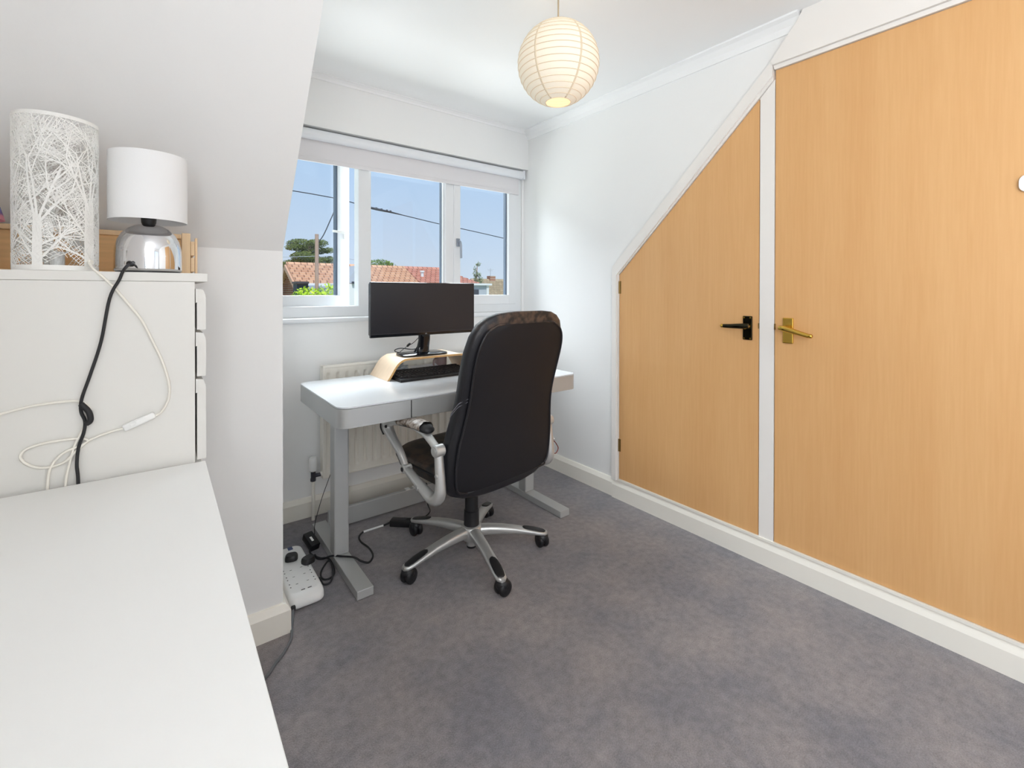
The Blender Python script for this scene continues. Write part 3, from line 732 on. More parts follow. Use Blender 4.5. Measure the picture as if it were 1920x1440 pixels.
for xx in (.432, .456): new('usb_port', box(B(), xx, xx+.014, 1.898, 1.902, .0499, .0507), DARK, ps)
bm = B(); tube(bm, [(.395, 1.86, .02), (.385, 1.82, .010), (.372, 1.773, .006), (.358, 1.718, .005), (.330, 1.672, .005), (.293, 1.632, .005), (.255, 1.59, .005), (.15, 1.53, .005), (-.05, 1.50, .005)], .0046, 8); new('mains_cord', bm, GREYC, ps, smooth=True)
new('cord_gland', box(B(), .387, .402, 1.848, 1.862, .012, .028, .003), DARK, ps)

def plug(par, x, y, a):
    bm = B(); loft(bm, [sring(0, 0, z, hx, hy, 3, 24) for z, hx, hy in ((.0515, .025, .023), (.060, .0255, .0235), (.069, .0235, .0215), (.073, .020, .018))])
    bmesh.ops.transform(bm, matrix=Matrix.Translation((x, y, 0)) @ Matrix.Rotation(a, 4, 'Z'), verts=bm.verts[:])
    return new('plug', bm, BLKPL, par, smooth=True, sharp=40)
pa = thing('power_adapter', 'black oblong power adapter on carpet behind the chair casters', 'adapter', (.985, 2.215, 0))
bm = obox(B(), (.985, 2.222, .0165), (.110, .048, .030), rz(atan2(-.07, .075)), .004); new('adapter_body', bm, BLKPL, pa, smooth=True, sharp=35)
bm = obox(B(), (.985, 2.222, .0318), (.05, .016, .0006), rz(atan2(-.07, .075))); new('rating_print', bm, mat('label_print', (60, 60, 66), .6), pa)
CABM = [(.945, 2.262, .014), (.905, 2.262, .008), (.854, 2.268, .005), (.804, 2.267, .005), (.772, 2.235, .005), (.763, 2.185, .005), (.774, 2.110, .005), (.766, 2.037, .005), (.733, 1.995, .006), (.700, 1.995, .022), (.672, 2.010, .042), (.635, 2.048, .042), (.603, 2.095, .034), (.577, 2.140, .010), (.548, 2.12, .030), (.532, 2.10, .060)]
bm = B(); tube(bm, CABM, .0042, 8); new('adapter_cable', bm, RUBBER, pa, smooth=True)
bm = B(); tube(bm, CABM[1:4:1][:2]+[CABM[3]], .0052, 8); new('cable_label', bm, WHITEPL, pa, smooth=True)
bm = B(); tube(bm, [(1.03, 2.18, .012), (1.07, 2.20, .006), (1.16, 2.25, .006), (1.19, 2.33, .010), (1.205, 2.374, .05), (1.21, 2.381, .10), (1.212, 2.398, .103)], .0030, 8); new('output_cable', bm, RUBBER, pa, smooth=True)
plug(pa, .500, 2.078, .4)
sa_ = thing('small_adapter', 'small black adapter with white sticker leaning beside the left desk foot', 'adapter', (.566, 2.28, 0))
bm = obox(B(), (.563, 2.285, .030), (.042, .085, .034), rz(.25) @ Matrix.Rotation(radians(22), 3, 'X'), .003); new('adapter_body', bm, BLKPL, sa_, smooth=True, sharp=35)
bm = obox(B(), (.5635, 2.276, .0448), (.010, .026, .0008), rz(.25) @ Matrix.Rotation(radians(22), 3, 'X')); new('sticker', bm, WHITEPL, sa_)
bm = B(); tube(bm, [(.585, 2.31, .045), (.60, 2.36, .075), (.655, 2.455, .14), (.70, 2.49, .22), (.76, 2.50, .36), (.82, 2.49, .50), (.87, 2.47, .60), (.90, 2.44, .66)], .0018, 6); new('thin_cable', bm, RUBBER, sa_, smooth=True)
bm = B(); tube(bm, [(.548, 2.245, .018), (.545, 2.215, .008), (.57, 2.16, .006), (.590, 2.14, .010), (.598, 2.10, .012), (.594, 2.03, .006), (.575, 1.99, .005), (.545, 1.985, .006), (.535, 2.01, .008), (.55, 2.06, .006), (.588, 2.10, .014), (.592, 2.06, .018), (.575, 1.985, .012), (.552, 1.95, .007), (.528, 1.955, .008), (.524, 1.99, .02)], .0038, 8); new('coiled_cable', bm, RUBBER, sa_, smooth=True)
plug(sa_, .448, 2.142, -.3)

# ================================================================== white chests of drawers
def lipfront(x0, y0, y1, z0, z1, th=.018):
    """drawer front facing +x with a slanting top edge used as the grip"""
    bm = prism(B(), [(x0, z0), (x0+th, z0), (x0+th, z1-.024), (x0+th-.002, z1-.016), (x0, z1-.030)], 1, y0, y1)
    return prism(bm, [(x0-.0025, z1-.034), (x0+th+.001, z1-.020), (x0+th-.006, z1-.002), (x0-.0025, z1)], 1, y0-.001, y1)
tc_ = thing('tall_chest_of_drawers', 'tall narrow white chest of drawers carrying the table lamps', 'drawers', (-.15, 1.54, 0))
ya, yb, zt = 1.336, 1.738, 1.243
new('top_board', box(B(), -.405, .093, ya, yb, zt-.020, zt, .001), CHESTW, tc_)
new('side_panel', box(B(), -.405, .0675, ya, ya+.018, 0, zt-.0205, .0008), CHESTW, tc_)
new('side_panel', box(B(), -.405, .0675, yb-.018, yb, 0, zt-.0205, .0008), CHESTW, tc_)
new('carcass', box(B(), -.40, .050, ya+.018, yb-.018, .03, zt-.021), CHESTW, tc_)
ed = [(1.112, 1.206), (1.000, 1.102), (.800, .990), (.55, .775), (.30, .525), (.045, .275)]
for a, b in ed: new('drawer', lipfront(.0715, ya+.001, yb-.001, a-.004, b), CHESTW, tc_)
lc = thing('low_chest_of_drawers', 'wide low white chest of drawers in the left foreground', 'drawers', (-.15, .52, 0))
la, lb, lz = -.275, 1.322, .795
new('top_board', box(B(), -.405, .087, la, lb, lz-.020, lz, .0012), LAMWH, lc)
for y in (la, lb-.018): new('side_panel', box(B(), -.405, .064, y, y+.018, 0, lz-.0205), LAMWH, lc)
new('carcass', box(B(), -.40, .046, la+.018, lb-.018, .03, lz-.021), LAMWH, lc)
for k_ in range(2):
    y0 = la+.001+k_*(lb-la)/2; y1 = y0+(lb-la)/2-.004
    for a, b in ((.535, .765), (.29, .52), (.045, .275)): new('drawer', lipfront(.067, y0, y1, a, b), LAMWH, lc)

# ---- tree lattice lamp
LX, LY, LR, LH = -.178, 1.408, .0683, .328; lz0 = zt+.0005
tl = thing('tree_lamp', 'white cylindrical table lamp with cut-out tree branch pattern', 'lamp', (LX, LY, lz0))
bm = B(); th0 = radians(-82.8)
def ribbon(pts, ws):
    m = len(pts); Lf, Rt = [], []
    for i, (s, z) in enumerate(pts):
        a, b = pts[max(0, i-1)], pts[min(m-1, i+1)]; dx, dy = b[0]-a[0], b[1]-a[1]; l = math.hypot(dx, dy) or 1
        wd = ws[0]+(ws[1]-ws[0])*i/max(1, m-1)
        for lst, sg in ((Lf, 1), (Rt, -1)):
            ss, zz = s-dy/l*wd/2*sg, z+dx/l*wd/2*sg; zz = max(.004, min(LH-.004, zz)); t = th0+ss/LR
            lst.append(bm.verts.new((LX+LR*cos(t), LY+LR*sin(t), lz0+zz)))
    for i in range(m-1): bm.faces.new((Lf[i], Lf[i+1], Rt[i+1], Rt[i]))
rnd = random.Random(5)
def branch(s, z, ang, ln, wd, depth):
    pts = [(s, z)]; a = ang; n_ = 4
    bend = rnd.uniform(-.35, .35)
    for i in range(n_):
        a += bend/n_; s += cos(a)*ln/n_; z += sin(a)*ln/n_; pts.append((s, z))
        if z > LH-.005: break
    ribbon(pts, (wd, wd*.6))
    if depth and z < LH-.01:
        for q in range(2 if depth < 3 else 3):
            j = rnd.choice((2, 3, len(pts)-1)); j = min(j, len(pts)-1); p_ = pts[j]
            branch(p_[0], p_[1], a+rnd.choice((-1, 1))*rnd.uniform(.28, .75), ln*rnd.uniform(.55, .8), wd*.58, depth-1)
circ = 2*pi*LR
for k_ in range(5):
    s0 = LR*radians(-25+73*k_ if k_ < 2 else -25+72*k_); ht = (.115, .150, .10, .13, .12)[k_]
    ribbon([(s0, .004), (s0, ht*.6), (s0, ht)], (.0175, .0135) if k_ != 1 else (.024, .021))
    for q in range(5): branch(s0+(q-2)*.003, ht*rnd.uniform(.88, 1.0), pi/2+(.5-.25*q)+rnd.uniform(-.06, .06), rnd.uniform(.10, .13), .0046, 3)
    for sg in (-1, 1):
        for zz in (.15, .42): branch(s0, ht*zz, pi/2-sg*rnd.uniform(.6, 1.0), .08, .0042, 3)
for i in range(240):
    s, z = rnd.uniform(0, circ), rnd.uniform(.008, LH-.008)
    an = rnd.choice((.75, -.8, 1.1, -1.15))+rnd.uniform(-.25, .25)
    for d, n_, ln in ((an, 6, .034), (an+rnd.uniform(1.1, 1.9), 5, .030)):
        for k_ in range(n_):
            o_ = (k_-(n_-1)/2)*(.0056 if d == an else .0072)+rnd.uniform(-.0008, .0008)
            cx_, cy_ = s-sin(d)*o_, z+cos(d)*o_; l_ = ln*rnd.uniform(.7, 1.1)
            if .008 < cy_ < LH-.008: ribbon([(cx_-cos(d)*l_/2, cy_-sin(d)*l_/2), (cx_, cy_), (cx_+cos(d)*l_/2, cy_+sin(d)*l_/2)], (.0009, .0008))
sh = new('pierced_shade', bm, LATT, tl); md = sh.modifiers.new('thickness', 'SOLIDIFY'); md.thickness = .0007
bm = B()
for z0, z1 in ((0, .011), (LH-.008, LH)):
    bm = B(); lathe(bm, [(LR-.0012, z0), (LR+.0004, z0), (LR+.0004, z1), (LR-.0012, z1), (LR-.0012, z0)], (LX, LY, lz0), 64)
    new('rim', bm, LATT, tl, smooth=True, sharp=30)
bm = B(); cyl(bm, (LX, LY, lz0+.002), LR-.002, .006, n=40); new('base_plate', bm, WHITEPL, tl)
bm = B(); cyl(bm, (LX, LY, lz0+.008), .013, .035, n=18); new('lamp_holder', bm, WHITEPL, tl)
gx, gy = LX+LR*cos(th0+.82), LY+LR*sin(th0+.82)
bm = B(); cyl(bm, (gx, gy, lz0+.020), .0058, .006, (gx-LX, gy-LY, 0), 16, .001); new('grommet', bm, WHITEC, tl, smooth=True, sharp=40)
yc = 1.3315
P1 = [(gx, gy, lz0+.020), (gx+.008, 1.342, lz0+.006), (-.098, 1.3325, 1.232), (-.078, yc, 1.207), (-.052, yc, 1.168), (-.032, yc, 1.135), (-.010, yc, 1.080), (.006, yc, 1.036), (.0175, yc, .985), (.016, yc, .950), (.003, yc, .922), (-.012, yc, .914)]
bm = B(); tube(bm, P1, .0027, 8); new('cord', bm, WHITEC, tl, smooth=True)
bm = obox(B(), (-.036, 1.3285, .908), (.060, .012, .015), Matrix.Rotation(radians(-22), 3, 'Y'), .004, 3); sw_ = new('inline_switch', bm, WHITEPL, tl, smooth=True, sharp=40)
bm = obox(B(), (-.047, 1.321, .906), (.010, .005, .007), Matrix.Rotation(radians(-22), 3, 'Y'), .001); new('rocker', bm, WHITEPL, sw_)
P2 = [(-.063, yc, .897), (-.085, yc, .893), (-.118, yc, .882), (-.140, yc, .862), (-.160, yc, .842), (-.190, yc, .838), (-.212, yc, .850), (-.222, yc, .868), (-.212, yc, .882), (-.180, yc, .889), (-.135, yc, .888), (-.122, yc, .880), (-.135, yc, .872), (-.160, yc, .862), (-.178, yc, .838), (-.183, 1.3292, .800), (-.182, 1.3292, .72)]
bm = B(); tube(bm, P2, .0026, 8); new('lower_cord', bm, WHITEC, tl, smooth=True)

# ---- chrome table lamp
KX, KY = -.020, 1.425
cl = thing('chrome_lamp', 'small table lamp with chrome dome base and white drum shade', 'lamp', (KX, KY, zt+.0005)); cz = zt+.0005
bm = B(); lathe(bm, [(0, .004), (.0645, .004), (.0655, .010), (.0655, .040), (.0645, .060), (.060, .078), (.052, .094), (.040, .107), (.026, .115), (.012, .1175), (0, .118)], (KX, KY, cz), 64); new('base', bm, CHROME, cl, smooth=True)
bm = B(); cyl(bm, (KX, KY, cz), .0625, .005, n=48); new('foot_ring', bm, BLKPL, cl)
bm = B(); lathe(bm, [(0, .116), (.012, .116), (.0145, .122), (.0165, .150), (.0, .150)], (KX, KY, cz), 24); new('lamp_holder', bm, BLKPL, cl, smooth=True, sharp=40)
bm = B(); lathe(bm, [(.0762, .124), (.0768, .124), (.0768, .282), (.0762, .282), (.0755, .281), (.0755, .125), (.0762, .124)], (KX, KY, cz), 72)
lathe(bm, [(.016, .148), (.0755, .148), (.0755, .150), (.016, .150), (.016, .148)], (KX, KY, cz), 32)
new('lampshade', bm, SHADE, cl, smooth=True, sharp=30)
a = radians(-118); bx, by = KX+.0655*cos(a), KY+.0655*sin(a)
bm = B(); cyl(bm, (bx-.001*cos(a), by-.001*sin(a), cz+.018), .0062, .011, (cos(a), sin(a), .2), 16, .002); new('grommet', bm, BLKPL, cl, smooth=True, sharp=40)
P3 = [(bx+.006*cos(a), by+.006*sin(a), cz+.018), (-.058, 1.346, cz+.012), (-.064, 1.330, 1.243), (-.070, 1.329, 1.225), (-.086, 1.329, 1.184), (-.100, 1.329, 1.092), (-.118, 1.329, 1.02), (-.131, 1.329, .972), (-.132, 1.329, .945), (-.126, 1.329, .924), (-.128, 1.329, .900), (-.136, 1.329, .870), (-.139, 1.329, .835), (-.137, 1.329, .800), (-.136, 1.329, .70)]
bm = B(); tube(bm, P3, .0032, 8); new('cord', bm, RUBBER, cl, smooth=True)
bm = B(); tube(bm, [(-.132, 1.3255, .962), (-.120, 1.325, .944), (-.117, 1.325, .925), (-.124, 1.3255, .918)], .0055, 8); new('cord_knot', bm, RUBBER, cl, smooth=True)

# ---- third lamp, only its shade edge in the frame
FX, FY = -.345, 1.468
fl = thing('patterned_lamp', 'small lamp with blue and pink patterned cone shade at left edge', 'lamp', (FX, FY, zt+.0005))
bm = B(); lathe(bm, [(0, 0), (.045, 0), (.047, .006), (.030, .018), (.024, .045), (.030, .07), (.018, .095), (.010, .105), (0, .105)], (FX, FY, cz), 32); new('base', bm, WHITEPL, fl, smooth=True, sharp=50)
PAT = mat('patterned_fabric', (120, 140, 190), .8, rgb2=(206, 196, 206), vscale=30)
N, L = nodes(PAT); p = N['Principled BSDF']
t_ = N.new('ShaderNodeTexCoord'); s_ = N.new('ShaderNodeSeparateXYZ'); L.new(t_.outputs['Object'], s_.inputs[0])
nz_ = N.new('ShaderNodeTexNoise'); nz_.inputs['Scale'].default_value = 40; L.new(t_.outputs['Object'], nz_.inputs['Vector'])
ma_ = N.new('ShaderNodeMath'); ma_.operation = 'MULTIPLY_ADD'; L.new(nz_.outputs[0], ma_.inputs[0]); ma_.inputs[1].default_value = .02; L.new(s_.outputs['Z'], ma_.inputs[2])
mr_ = N.new('ShaderNodeMapRange'); mr_.inputs[1].default_value = .115; mr_.inputs[2].default_value = .235; L.new(ma_.outputs[0], mr_.inputs[0])
rr_ = N.new('ShaderNodeValToRGB'); L.new(mr_.outputs[0], rr_.inputs[0]); ee = rr_.color_ramp.elements
ee[0].position = 0; ee[0].color = (*lin((226, 150, 160)), 1); ee[1].position = 1; ee[1].color = (*lin((226, 224, 230)), 1)
for q, c in ((.10, (224, 146, 162)), (.16, (122, 100, 160)), (.30, (104, 128, 190)), (.42, (150, 160, 200)), (.52, (222, 220, 228))):
    x_ = ee.new(q); x_.color = (*lin(c), 1)
L.new(rr_.outputs[0], p.inputs['Base Color'])
bm = B(); lathe(bm, [(.076, .110), (.078, .110), (.046, .235), (.044, .235), (.076, .110)], (FX, FY, cz), 48); new('lampshade', bm, PAT, fl, smooth=True, sharp=40)
P4 = [(FX+.02, FY-.04, cz+.006), (-.315, 1.345, cz+.004), (-.312, 1.3325, 1.22), (-.322, yc, 1.10), (-.315, yc, 1.0), (-.28, yc, .950), (-.249, yc, .958), (-.205, yc, .967), (-.160, yc, .9695), (-.134, 1.334, .966), (-.120, 1.3335, .950), (-.122, 1.3335, .928), (-.130, yc, .905), (-.142, yc, .875), (-.150, yc, .840), (-.156, 1.3292, .80), (-.158, 1.3292, .73)]
bm = B(); tube(bm, P4, .0025, 8); new('cord', bm, WHITEC, fl, smooth=True)

# ---- wooden crate behind the lamps
cr = thing('wooden_crate', 'open pale pine wooden crate behind the lamps on the chest', 'crate', (-.15, 1.68, zt+.0005))
new('back_board', box(B(), -.40, .052, 1.700, 1.712, cz+.004, 1.356, .001), CRATE, cr)
new('top_rail', box(B(), -.40, .052, 1.694, 1.713, 1.3562, 1.370, .002), CRATEP, cr)
new('base_board', box(B(), -.40, .052, 1.606, 1.699, cz, cz+.010, .001), CRATE, cr)
for a, b, c, d in ((.050, .0705, 1.595, 1.612), (.0525, .0705, 1.700, 1.716)): new('post', box(B(), a, b, c, d, cz, 1.364, .002), CRATEP, cr)
for z in (cz+.012, cz+.058): new('end_slat', box(B(), .071, .080, 1.596, 1.714, z, z+.040, .001), CRATEP, cr)
for x in (.0735, ): new('end_post', box(B(), .0812, .0870, 1.600, 1.618, cz, 1.352, .001), CRATEP, cr)

# ================================================================== paper lantern
pl_ = thing('paper_lantern', 'round ribbed paper lantern shade hanging from the ceiling, lit', 'pendant lamp', (1.20, 1.285, ZC))
c0 = Vector((1.20, 1.285, 2.061)); RL = .1525
bm = B(); prof = []
nr = 17; t0, t1 = radians(-72), radians(70)
for i in range(nr*4+1):
    t = t0+(t1-t0)*i/(nr*4); bulge = 1-.010*abs(cos(pi*i/4)); prof.append((RL*cos(t)*bulge, RL*1.0*sin(t)))
lathe(bm, prof, c0, 64); new('paper_shade', bm, PAPER, pl_, smooth=True)
for i in range(nr+1):
    t = t0+(t1-t0)*i/nr; r_ = RL*cos(t)+.0004
    bm = B(); lathe(bm, [(r_-.0011, -.0011), (r_+.0009, -.0011), (r_+.0009, .0011), (r_-.0011, .0011), (r_-.0011, -.0011)], c0+Vector((0, 0, RL*sin(t))), 56)
    new('rib', bm, RIB, pl_, smooth=True)
base_a = atan2(-1.285, -1.20)
for k_ in range(4):
    a = base_a+radians(32+(k_//2)*180)*(1 if k_ % 2 else -1); bm = B(); A, C2 = [], []
    for i in range(21):
        t = t0+(t1-t0)*i/20; r_ = RL*cos(t)+.0007
        for lst, d in ((A, -1), (C2, 1)):
            ang = a+d*.0035/max(r_, .05); lst.append(bm.verts.new(c0+Vector((r_*cos(ang), r_*sin(ang), RL*sin(t)))))
    for i in range(20): bm.faces.new((A[i], A[i+1], C2[i+1], C2[i]))
    o = new('wire_stay', bm, RIB, pl_, smooth=True); md = o.modifiers.new('t', 'SOLIDIFY'); md.thickness = .0008
bm = B(); lathe(bm, [(0, ZC), (.045, ZC), (.045, ZC-.010), (.036, ZC-.022), (.012, ZC-.028), (0, ZC-.028)], (1.2, 1.285, 0), 32); new('ceiling_rose', bm, WHITEPL, pl_, smooth=True, sharp=40)
bm = B(); cyl(bm, (1.2, 1.285, 2.10), .0032, ZC-.03-2.10, n=10); new('cord', bm, mat('beige_flex', (196, 176, 146), .6), pl_, smooth=True)
BULB = mat('bulb_glow', (255, 240, 210), .5); N, L = nodes(BULB); N['Principled BSDF'].inputs['Emission Color'].default_value = (1, .93, .82, 1); N['Principled BSDF'].inputs['Emission Strength'].default_value = 2.0
bm = B(); lathe(bm, [(0, .05), (.014, .048), (.016, .02), (.026, -.01), (.028, -.03), (.018, -.05), (0, -.056)], c0, 20); new('bulb', bm, BULB, pl_, smooth=True)

# ================================================================== outside
GZ = -2.7
struct('ground', box(B(), -60, 90, 3.6, 140, GZ-.2, GZ), GRASS)
def roof(par, m, x0, x1, ye, ze, yrg, zr, hip=0, rows=7, name='roof'):
    bm = B()
    for i in range(rows):
        a, b = i/rows, (i+1)/rows
        ya_, za_ = ye+(yrg-ye)*a, ze+(zr-ze)*a; yb_, zb_ = ye+(yrg-ye)*b, ze+(zr-ze)*b
        xa, xb = x1-hip*a, x1-hip*b
        v = [(x0, ya_-.03, za_+.05), (xa, ya_-.03, za_+.05), (xb, yb_, zb_+.02), (x0, yb_, zb_+.02), (x0, ya_-.03, za_-.04), (xa, ya_-.03, za_-.04), (xb, yb_, zb_-.1), (x0, yb_, zb_-.1)]
        V = [bm.verts.new(p_) for p_ in v]
        for f_ in ((0, 1, 2, 3), (7, 6, 5, 4), (0, 4, 5, 1), (1, 5, 6, 2), (0, 3, 7, 4)): bm.faces.new([V[q] for q in f_])
    o = new(name, bm, m, par)
    bm = prism(B(), [(yrg-.12, zr-.02), (yrg, zr+.09), (yrg+.12, zr-.02)], 0, x0, x1-hip); new('ridge_tiles', bm, m, par)
    return o
h1 = thing('brick_house', 'house with orange tiled roof and brick gable end beyond the lime shrub', 'house', (5.6, 17, GZ))
roof(h1, TILEO, 3.46, 7.80, 16.0, 1.50, 17.3, 2.13)
bm = prism(B(), [(17.3, 2.13), (17.3, 2.02), (18.9, 1.30), (19, 1.40)], 0, 3.46, 7.80); new('rear_roof', bm, TILEO, h1)
new('gable_wall', prism(B(), [(16.15, GZ), (16.15, 1.50), (17.3, 2.05), (18.7, 1.40), (18.7, GZ)], 0, 3.62, 3.85), BRICK, h1)
new('front_wall', box(B(), 3.85, 7.79, 16.25, 16.5, GZ, 1.5), EXTW, h1)
bm = B()
for a, b in (((17.3, 2.12), (15.98, 1.47)), ((17.3, 2.12), (18.95, .80))):
    prism(bm, [a, b, (b[0], b[1]-.17), (a[0], a[1]-.17)], 0, 3.40, 3.47)
new('barge_board', bm, BARGE, h1)
new('fascia', box(B(), 3.50, 7.79, 15.90, 16.0, 1.36, 1.47), EXTW, h1)
new('dormer_box', box(B(), 3.30, 3.62, 15.0, 15.5, 1.05, 1.44), EXTD, h1)
new('dormer_cap', box(B(), 3.26, 3.62, 14.9, 15.5, 1.44, 1.50), EXTD, h1)
new('flat_extension', box(B(), 3.63, 5.4, 15.0, 15.88, GZ, 1.36), EXTG, h1)
h2 = thing('hipped_house', 'house with redder hipped tiled roof behind the monitor', 'house', (9.2, 17, GZ))
roof(h2, TILER, 7.805, 10.5, 16.0, 1.535, 17.3, 2.13, hip=1.05)
new('rear_roof', prism(B(), [(17.3, 2.13), (17.3, 2.02), (18.9, 1.30), (19, 1.40)], 0, 7.81, 9.4), TILER, h2)
new('front_wall', box(B(), 7.81, 10.3, 16.25, 16.5, GZ, 1.5), EXTW, h2)
new('fascia', box(B(), 7.81, 10.4, 15.90, 16.0, 1.38, 1.49), EXTW, h2)
bm = B(); cyl(bm, (8.18, 16.5, 1.72), .06, .28, n=12); cyl(bm, (8.18, 16.5, 1.96), .09, .06, n=12); new('vent_pipe', bm, EXTW, h2)
h3 = thing('white_outhouse', 'white rendered outhouse with small pale gable seen past the open sash', 'house', (4.4, 13.2, GZ))
new('wall', box(B(), 3.98, 4.78, 13, 14, GZ, 1.42), EXTW, h3)
new('gable_roof', prism(B(), [(4.16, 1.44), (4.78, 1.44), (4.78, 1.92), (4.50, 1.95)], 1, 13.1, 14), EXTG, h3)
new('gutter', box(B(), 4.28, 4.78, 12.92, 13.0, 1.42, 1.48), EXTD, h3)
new('drain_pipe', box(B(), 4.44, 4.50, 12.93, 13.0, GZ, 1.42), EXTG, h3)
h4 = thing('white_annexe', 'small white flat-roofed annexe right of the monitor', 'house', (9.2, 14.3, GZ))
new('wall', box(B(), 8.4, 9.56, 14.0, 15.2, GZ, 1.43), EXTG, h4)
new('roof_edge', box(B(), 8.3, 9.70, 13.9, 15.3, 1.43, 1.50), EXTW, h4)
new('corner_post', box(B(), 9.50, 9.60, 13.96, 14.02, GZ, 1.43), EXTW, h4)
wf = new('window', box(B(), 8.90, 9.16, 13.96, 14.0, .98, 1.28), EXTD, h4)
h5 = thing('brown_roofed_house', 'distant house with brown tiled roof and brick chimney', 'house', (17.2, 25, GZ))
roof(h5, TILEB, 15.9, 19.5, 23.6, .92, 25.2, 1.96, rows=12)
new('front_wall', box(B(), 16.1, 19.4, 23.9, 24.2, GZ, 1.0), EXTW, h5)
new('rear_roof', prism(B(), [(25.2, 1.96), (25.2, 1.8), (26.8, .9), (26.9, 1.0)], 0, 15.9, 19.5), TILEB, h5)
new('chimney', box(B(), 17.30, 17.72, 25.0, 25.4, 1.7, 2.24), BRICK, h5)
bm = B(); cyl(bm, (17.45, 25.2, 2.2), .02, .55, n=6); box(bm, 17.2, 17.7, 25.19, 25.21, 2.66, 2.68); box(bm, 17.28, 17.62, 25.18, 25.22, 2.58, 2.60); new('aerial', bm, EXTG, h5)

def foliage(par, name, m, clusters, nleaf, sz, seed):
    r = random.Random(seed); V, Fc = [], []
    tot = sum(c[1][0]*c[1][1]*c[1][2] for c in clusters)
    for c, rad in clusters:
        n_ = max(8, int(nleaf*rad[0]*rad[1]*rad[2]/tot))
        for i in range(n_):
            while True:
                p_ = Vector((r.uniform(-1, 1), r.uniform(-1, 1), r.uniform(-1, 1)))
                if .25 < p_.length < 1: break
            q = Vector(c)+Vector((p_.x*rad[0], p_.y*rad[1], p_.z*rad[2]))
            a = Vector((r.uniform(-1, 1), r.uniform(-1, 1), r.uniform(-1, 1))).normalized(); b = a.orthogonal().normalized(); s = sz*r.uniform(.6, 1.3)
            j = len(V); V += [q-a*s, q+b*s*.5, q+a*s, q-b*s*.5]; Fc.append((j, j+1, j+2, j+3))
    me = bpy.data.meshes.new(name); inv = PM[par.name].inverted(); me.from_pydata([inv @ v for v in V], [], Fc); me.materials.append(m)
    o = bpy.data.objects.new(name, me); COL.objects.link(o); o.parent = par; o['kind'] = 'stuff'; return o
cd_ = thing('cedar_tree', 'dark cedar tree with flat layered branches behind the orange roof', 'tree', (7.35, 30, GZ))
bm = B(); tube(bm, [(7.35, 30, GZ), (7.4, 30, 1.5), (7.3, 30, 4.1)], .2, 8, rs=[.3, .2, .07]); new('trunk', bm, WOODP, cd_, smooth=True)
cls = []
for (x, z, rx, rz_) in ((6.9, 4.10, .75, .24), (7.7, 4.15, .55, .18), (6.45, 3.85, .45, .14), (7.55, 3.75, .9, .2), (8.35, 3.75, .4, .13), (6.95, 3.3, .75, .24), (7.7, 3.05, .9, .22), (8.45, 3.2, .5, .15), (6.6, 2.85, .8, .22), (8.25, 2.6, .7, .2), (7.3, 2.5, 1.2, .24), (5.95, 2.75, .35, .14), (5.85, 2.25, .4, .2), (5.8, 1.6, .45, .25), (7.4, 2.0, 1.6, .3), (5.9, .9, .5, .4)):
    cls.append(((x, 30+random.uniform(-.4, .4), z), (rx*1.12, .8, rz_*1.35)))
foliage(cd_, 'foliage', LCED, cls, 24000, .055, 3)
tb = thing('round_treetop', 'green treetop showing above the orange roof ridge', 'tree', (12, 31, GZ))
bm = B(); tube(bm, [(12, 31, GZ), (12, 31, 2)], .2, 8); new('trunk', bm, WOODP, tb)
foliage(tb, 'foliage', LGRN, [((12.2, 31, 2.6), (1.3, .9, .85)), ((12.6, 31, 2.8), (.5, .5, .5)), ((11.5, 31, 2.5), (.6, .6, .5))], 3500, .08, 5)
st = thing('slender_tree', 'slender sparse tree beside the red roof at right', 'tree', (11.75, 18.2, GZ))
bm = B(); tube(bm, [(11.8, 18.2, GZ), (11.8, 18.2, 1.2), (11.85, 18.2, 2.5)], .06, 6, rs=[.1, .06, .015]); new('trunk', bm, WOODP, st)
foliage(st, 'foliage', LOLV, [((11.9, 18.2, 2.5), (.13, .12, .12)), ((11.72, 18.2, 2.3), (.10, .1, .10)), ((11.75, 18.2, 2.05), (.14, .14, .16)), ((11.95, 18.2, 2.0), (.12, .12, .12)), ((12.02, 18.2, 1.75), (.14, .14, .18)), ((11.8, 18.2, 1.75), (.15, .15, .15)), ((11.9, 18.2, 1.3), (.25, .2, .4))], 900, .05, 8)
sb = thing('lime_shrub', 'bright lime green shrub below the open left sash', 'shrub', (2.9, 11, GZ))
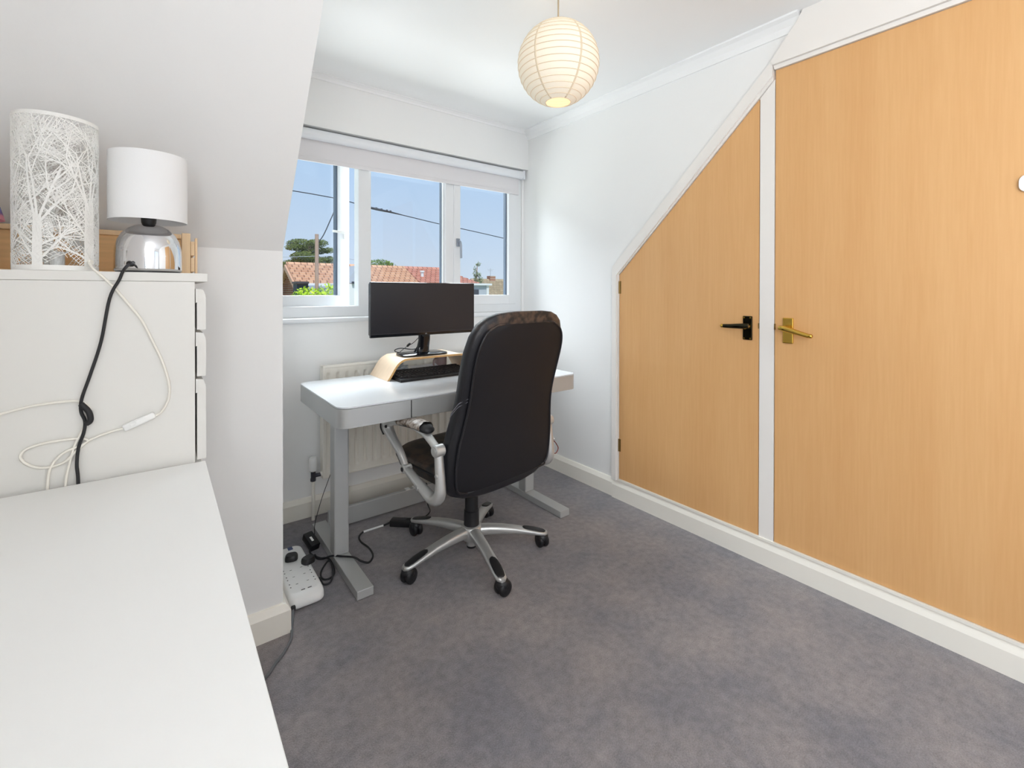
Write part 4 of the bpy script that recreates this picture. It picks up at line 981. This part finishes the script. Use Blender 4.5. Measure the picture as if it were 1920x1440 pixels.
bm = B(); tube(bm, [(2.9, 11, GZ), (2.9, 11, .6)], .08, 6); new('stem', bm, WOODP, sb)
foliage(sb, 'foliage', LBUSH, [((2.62, 11, .85), (.42, .4, .46)), ((3.08, 11, .88), (.36, .4, .50)), ((2.35, 11, .7), (.3, .35, .4)), ((3.42, 11.1, .60), (.22, .3, .42)), ((2.85, 11, .0), (.7, .5, .8))], 6500, .05, 11)

tp = thing('telegraph_pole', 'wooden telegraph pole standing before the cedar tree', 'pole', (3.61, 14, GZ))
bm = B(); cyl(bm, (3.61, 14, GZ), .052, 2.85-GZ, n=14); new('pole', bm, WOODP, tp, smooth=True, sharp=40)
bm = B(); tube(bm, [(3.66, 14, 2.62), (3.80, 14.0, 2.85), (3.95, 14, 3.2), (4.10, 14, 3.60), (4.15, 14.2, 3.95)], .016, 6); new('drop_wire', bm, EXTD, tp, smooth=True)
bm = B(); tube(bm, [(1.5, 14, 2.08), (2.71, 14, 2.15), (3.61, 14, 2.22), (4.1, 14, 2.24), (4.7, 14, 2.16)], .007, 5); new('side_wire', bm, EXTG, tp, smooth=True)
ow = thing('overhead_cable', 'thick overhead cable sagging across the sky outside the window', 'cable', (5.2, 14.2, 3.8))
WP = [(.5, 14.2, 4.12), (2.93, 14.2, 4.06), (4.12, 14.2, 3.995), (4.56, 14.2, 3.945), (5.2, 14.2, 3.83), (5.85, 14.2, 3.765), (7.75, 14.2, 3.53), (8.85, 14.2, 3.42), (10.45, 14.2, 3.24), (14, 14.2, 2.8)]
bm = B(); tube(bm, WP, .016, 6); new('cable', bm, EXTD, ow, smooth=True)
bm = B(); tube(bm, [(5.22, 14.2, 3.83), (5.5, 14.2, 3.80), (5.95, 14.2, 3.755), (6.3, 14.2, 3.71)], .03, 6, rs=[.040, .045, .03, .018]); new('splice', bm, EXTD, ow, smooth=True)
for x in (5.45, 5.62, 5.80, 5.92): new('clamp', cyl(B(), (x, 14.2, 3.80-(x-5.45)*.1), .035, .055, n=8), EXTD, ow)
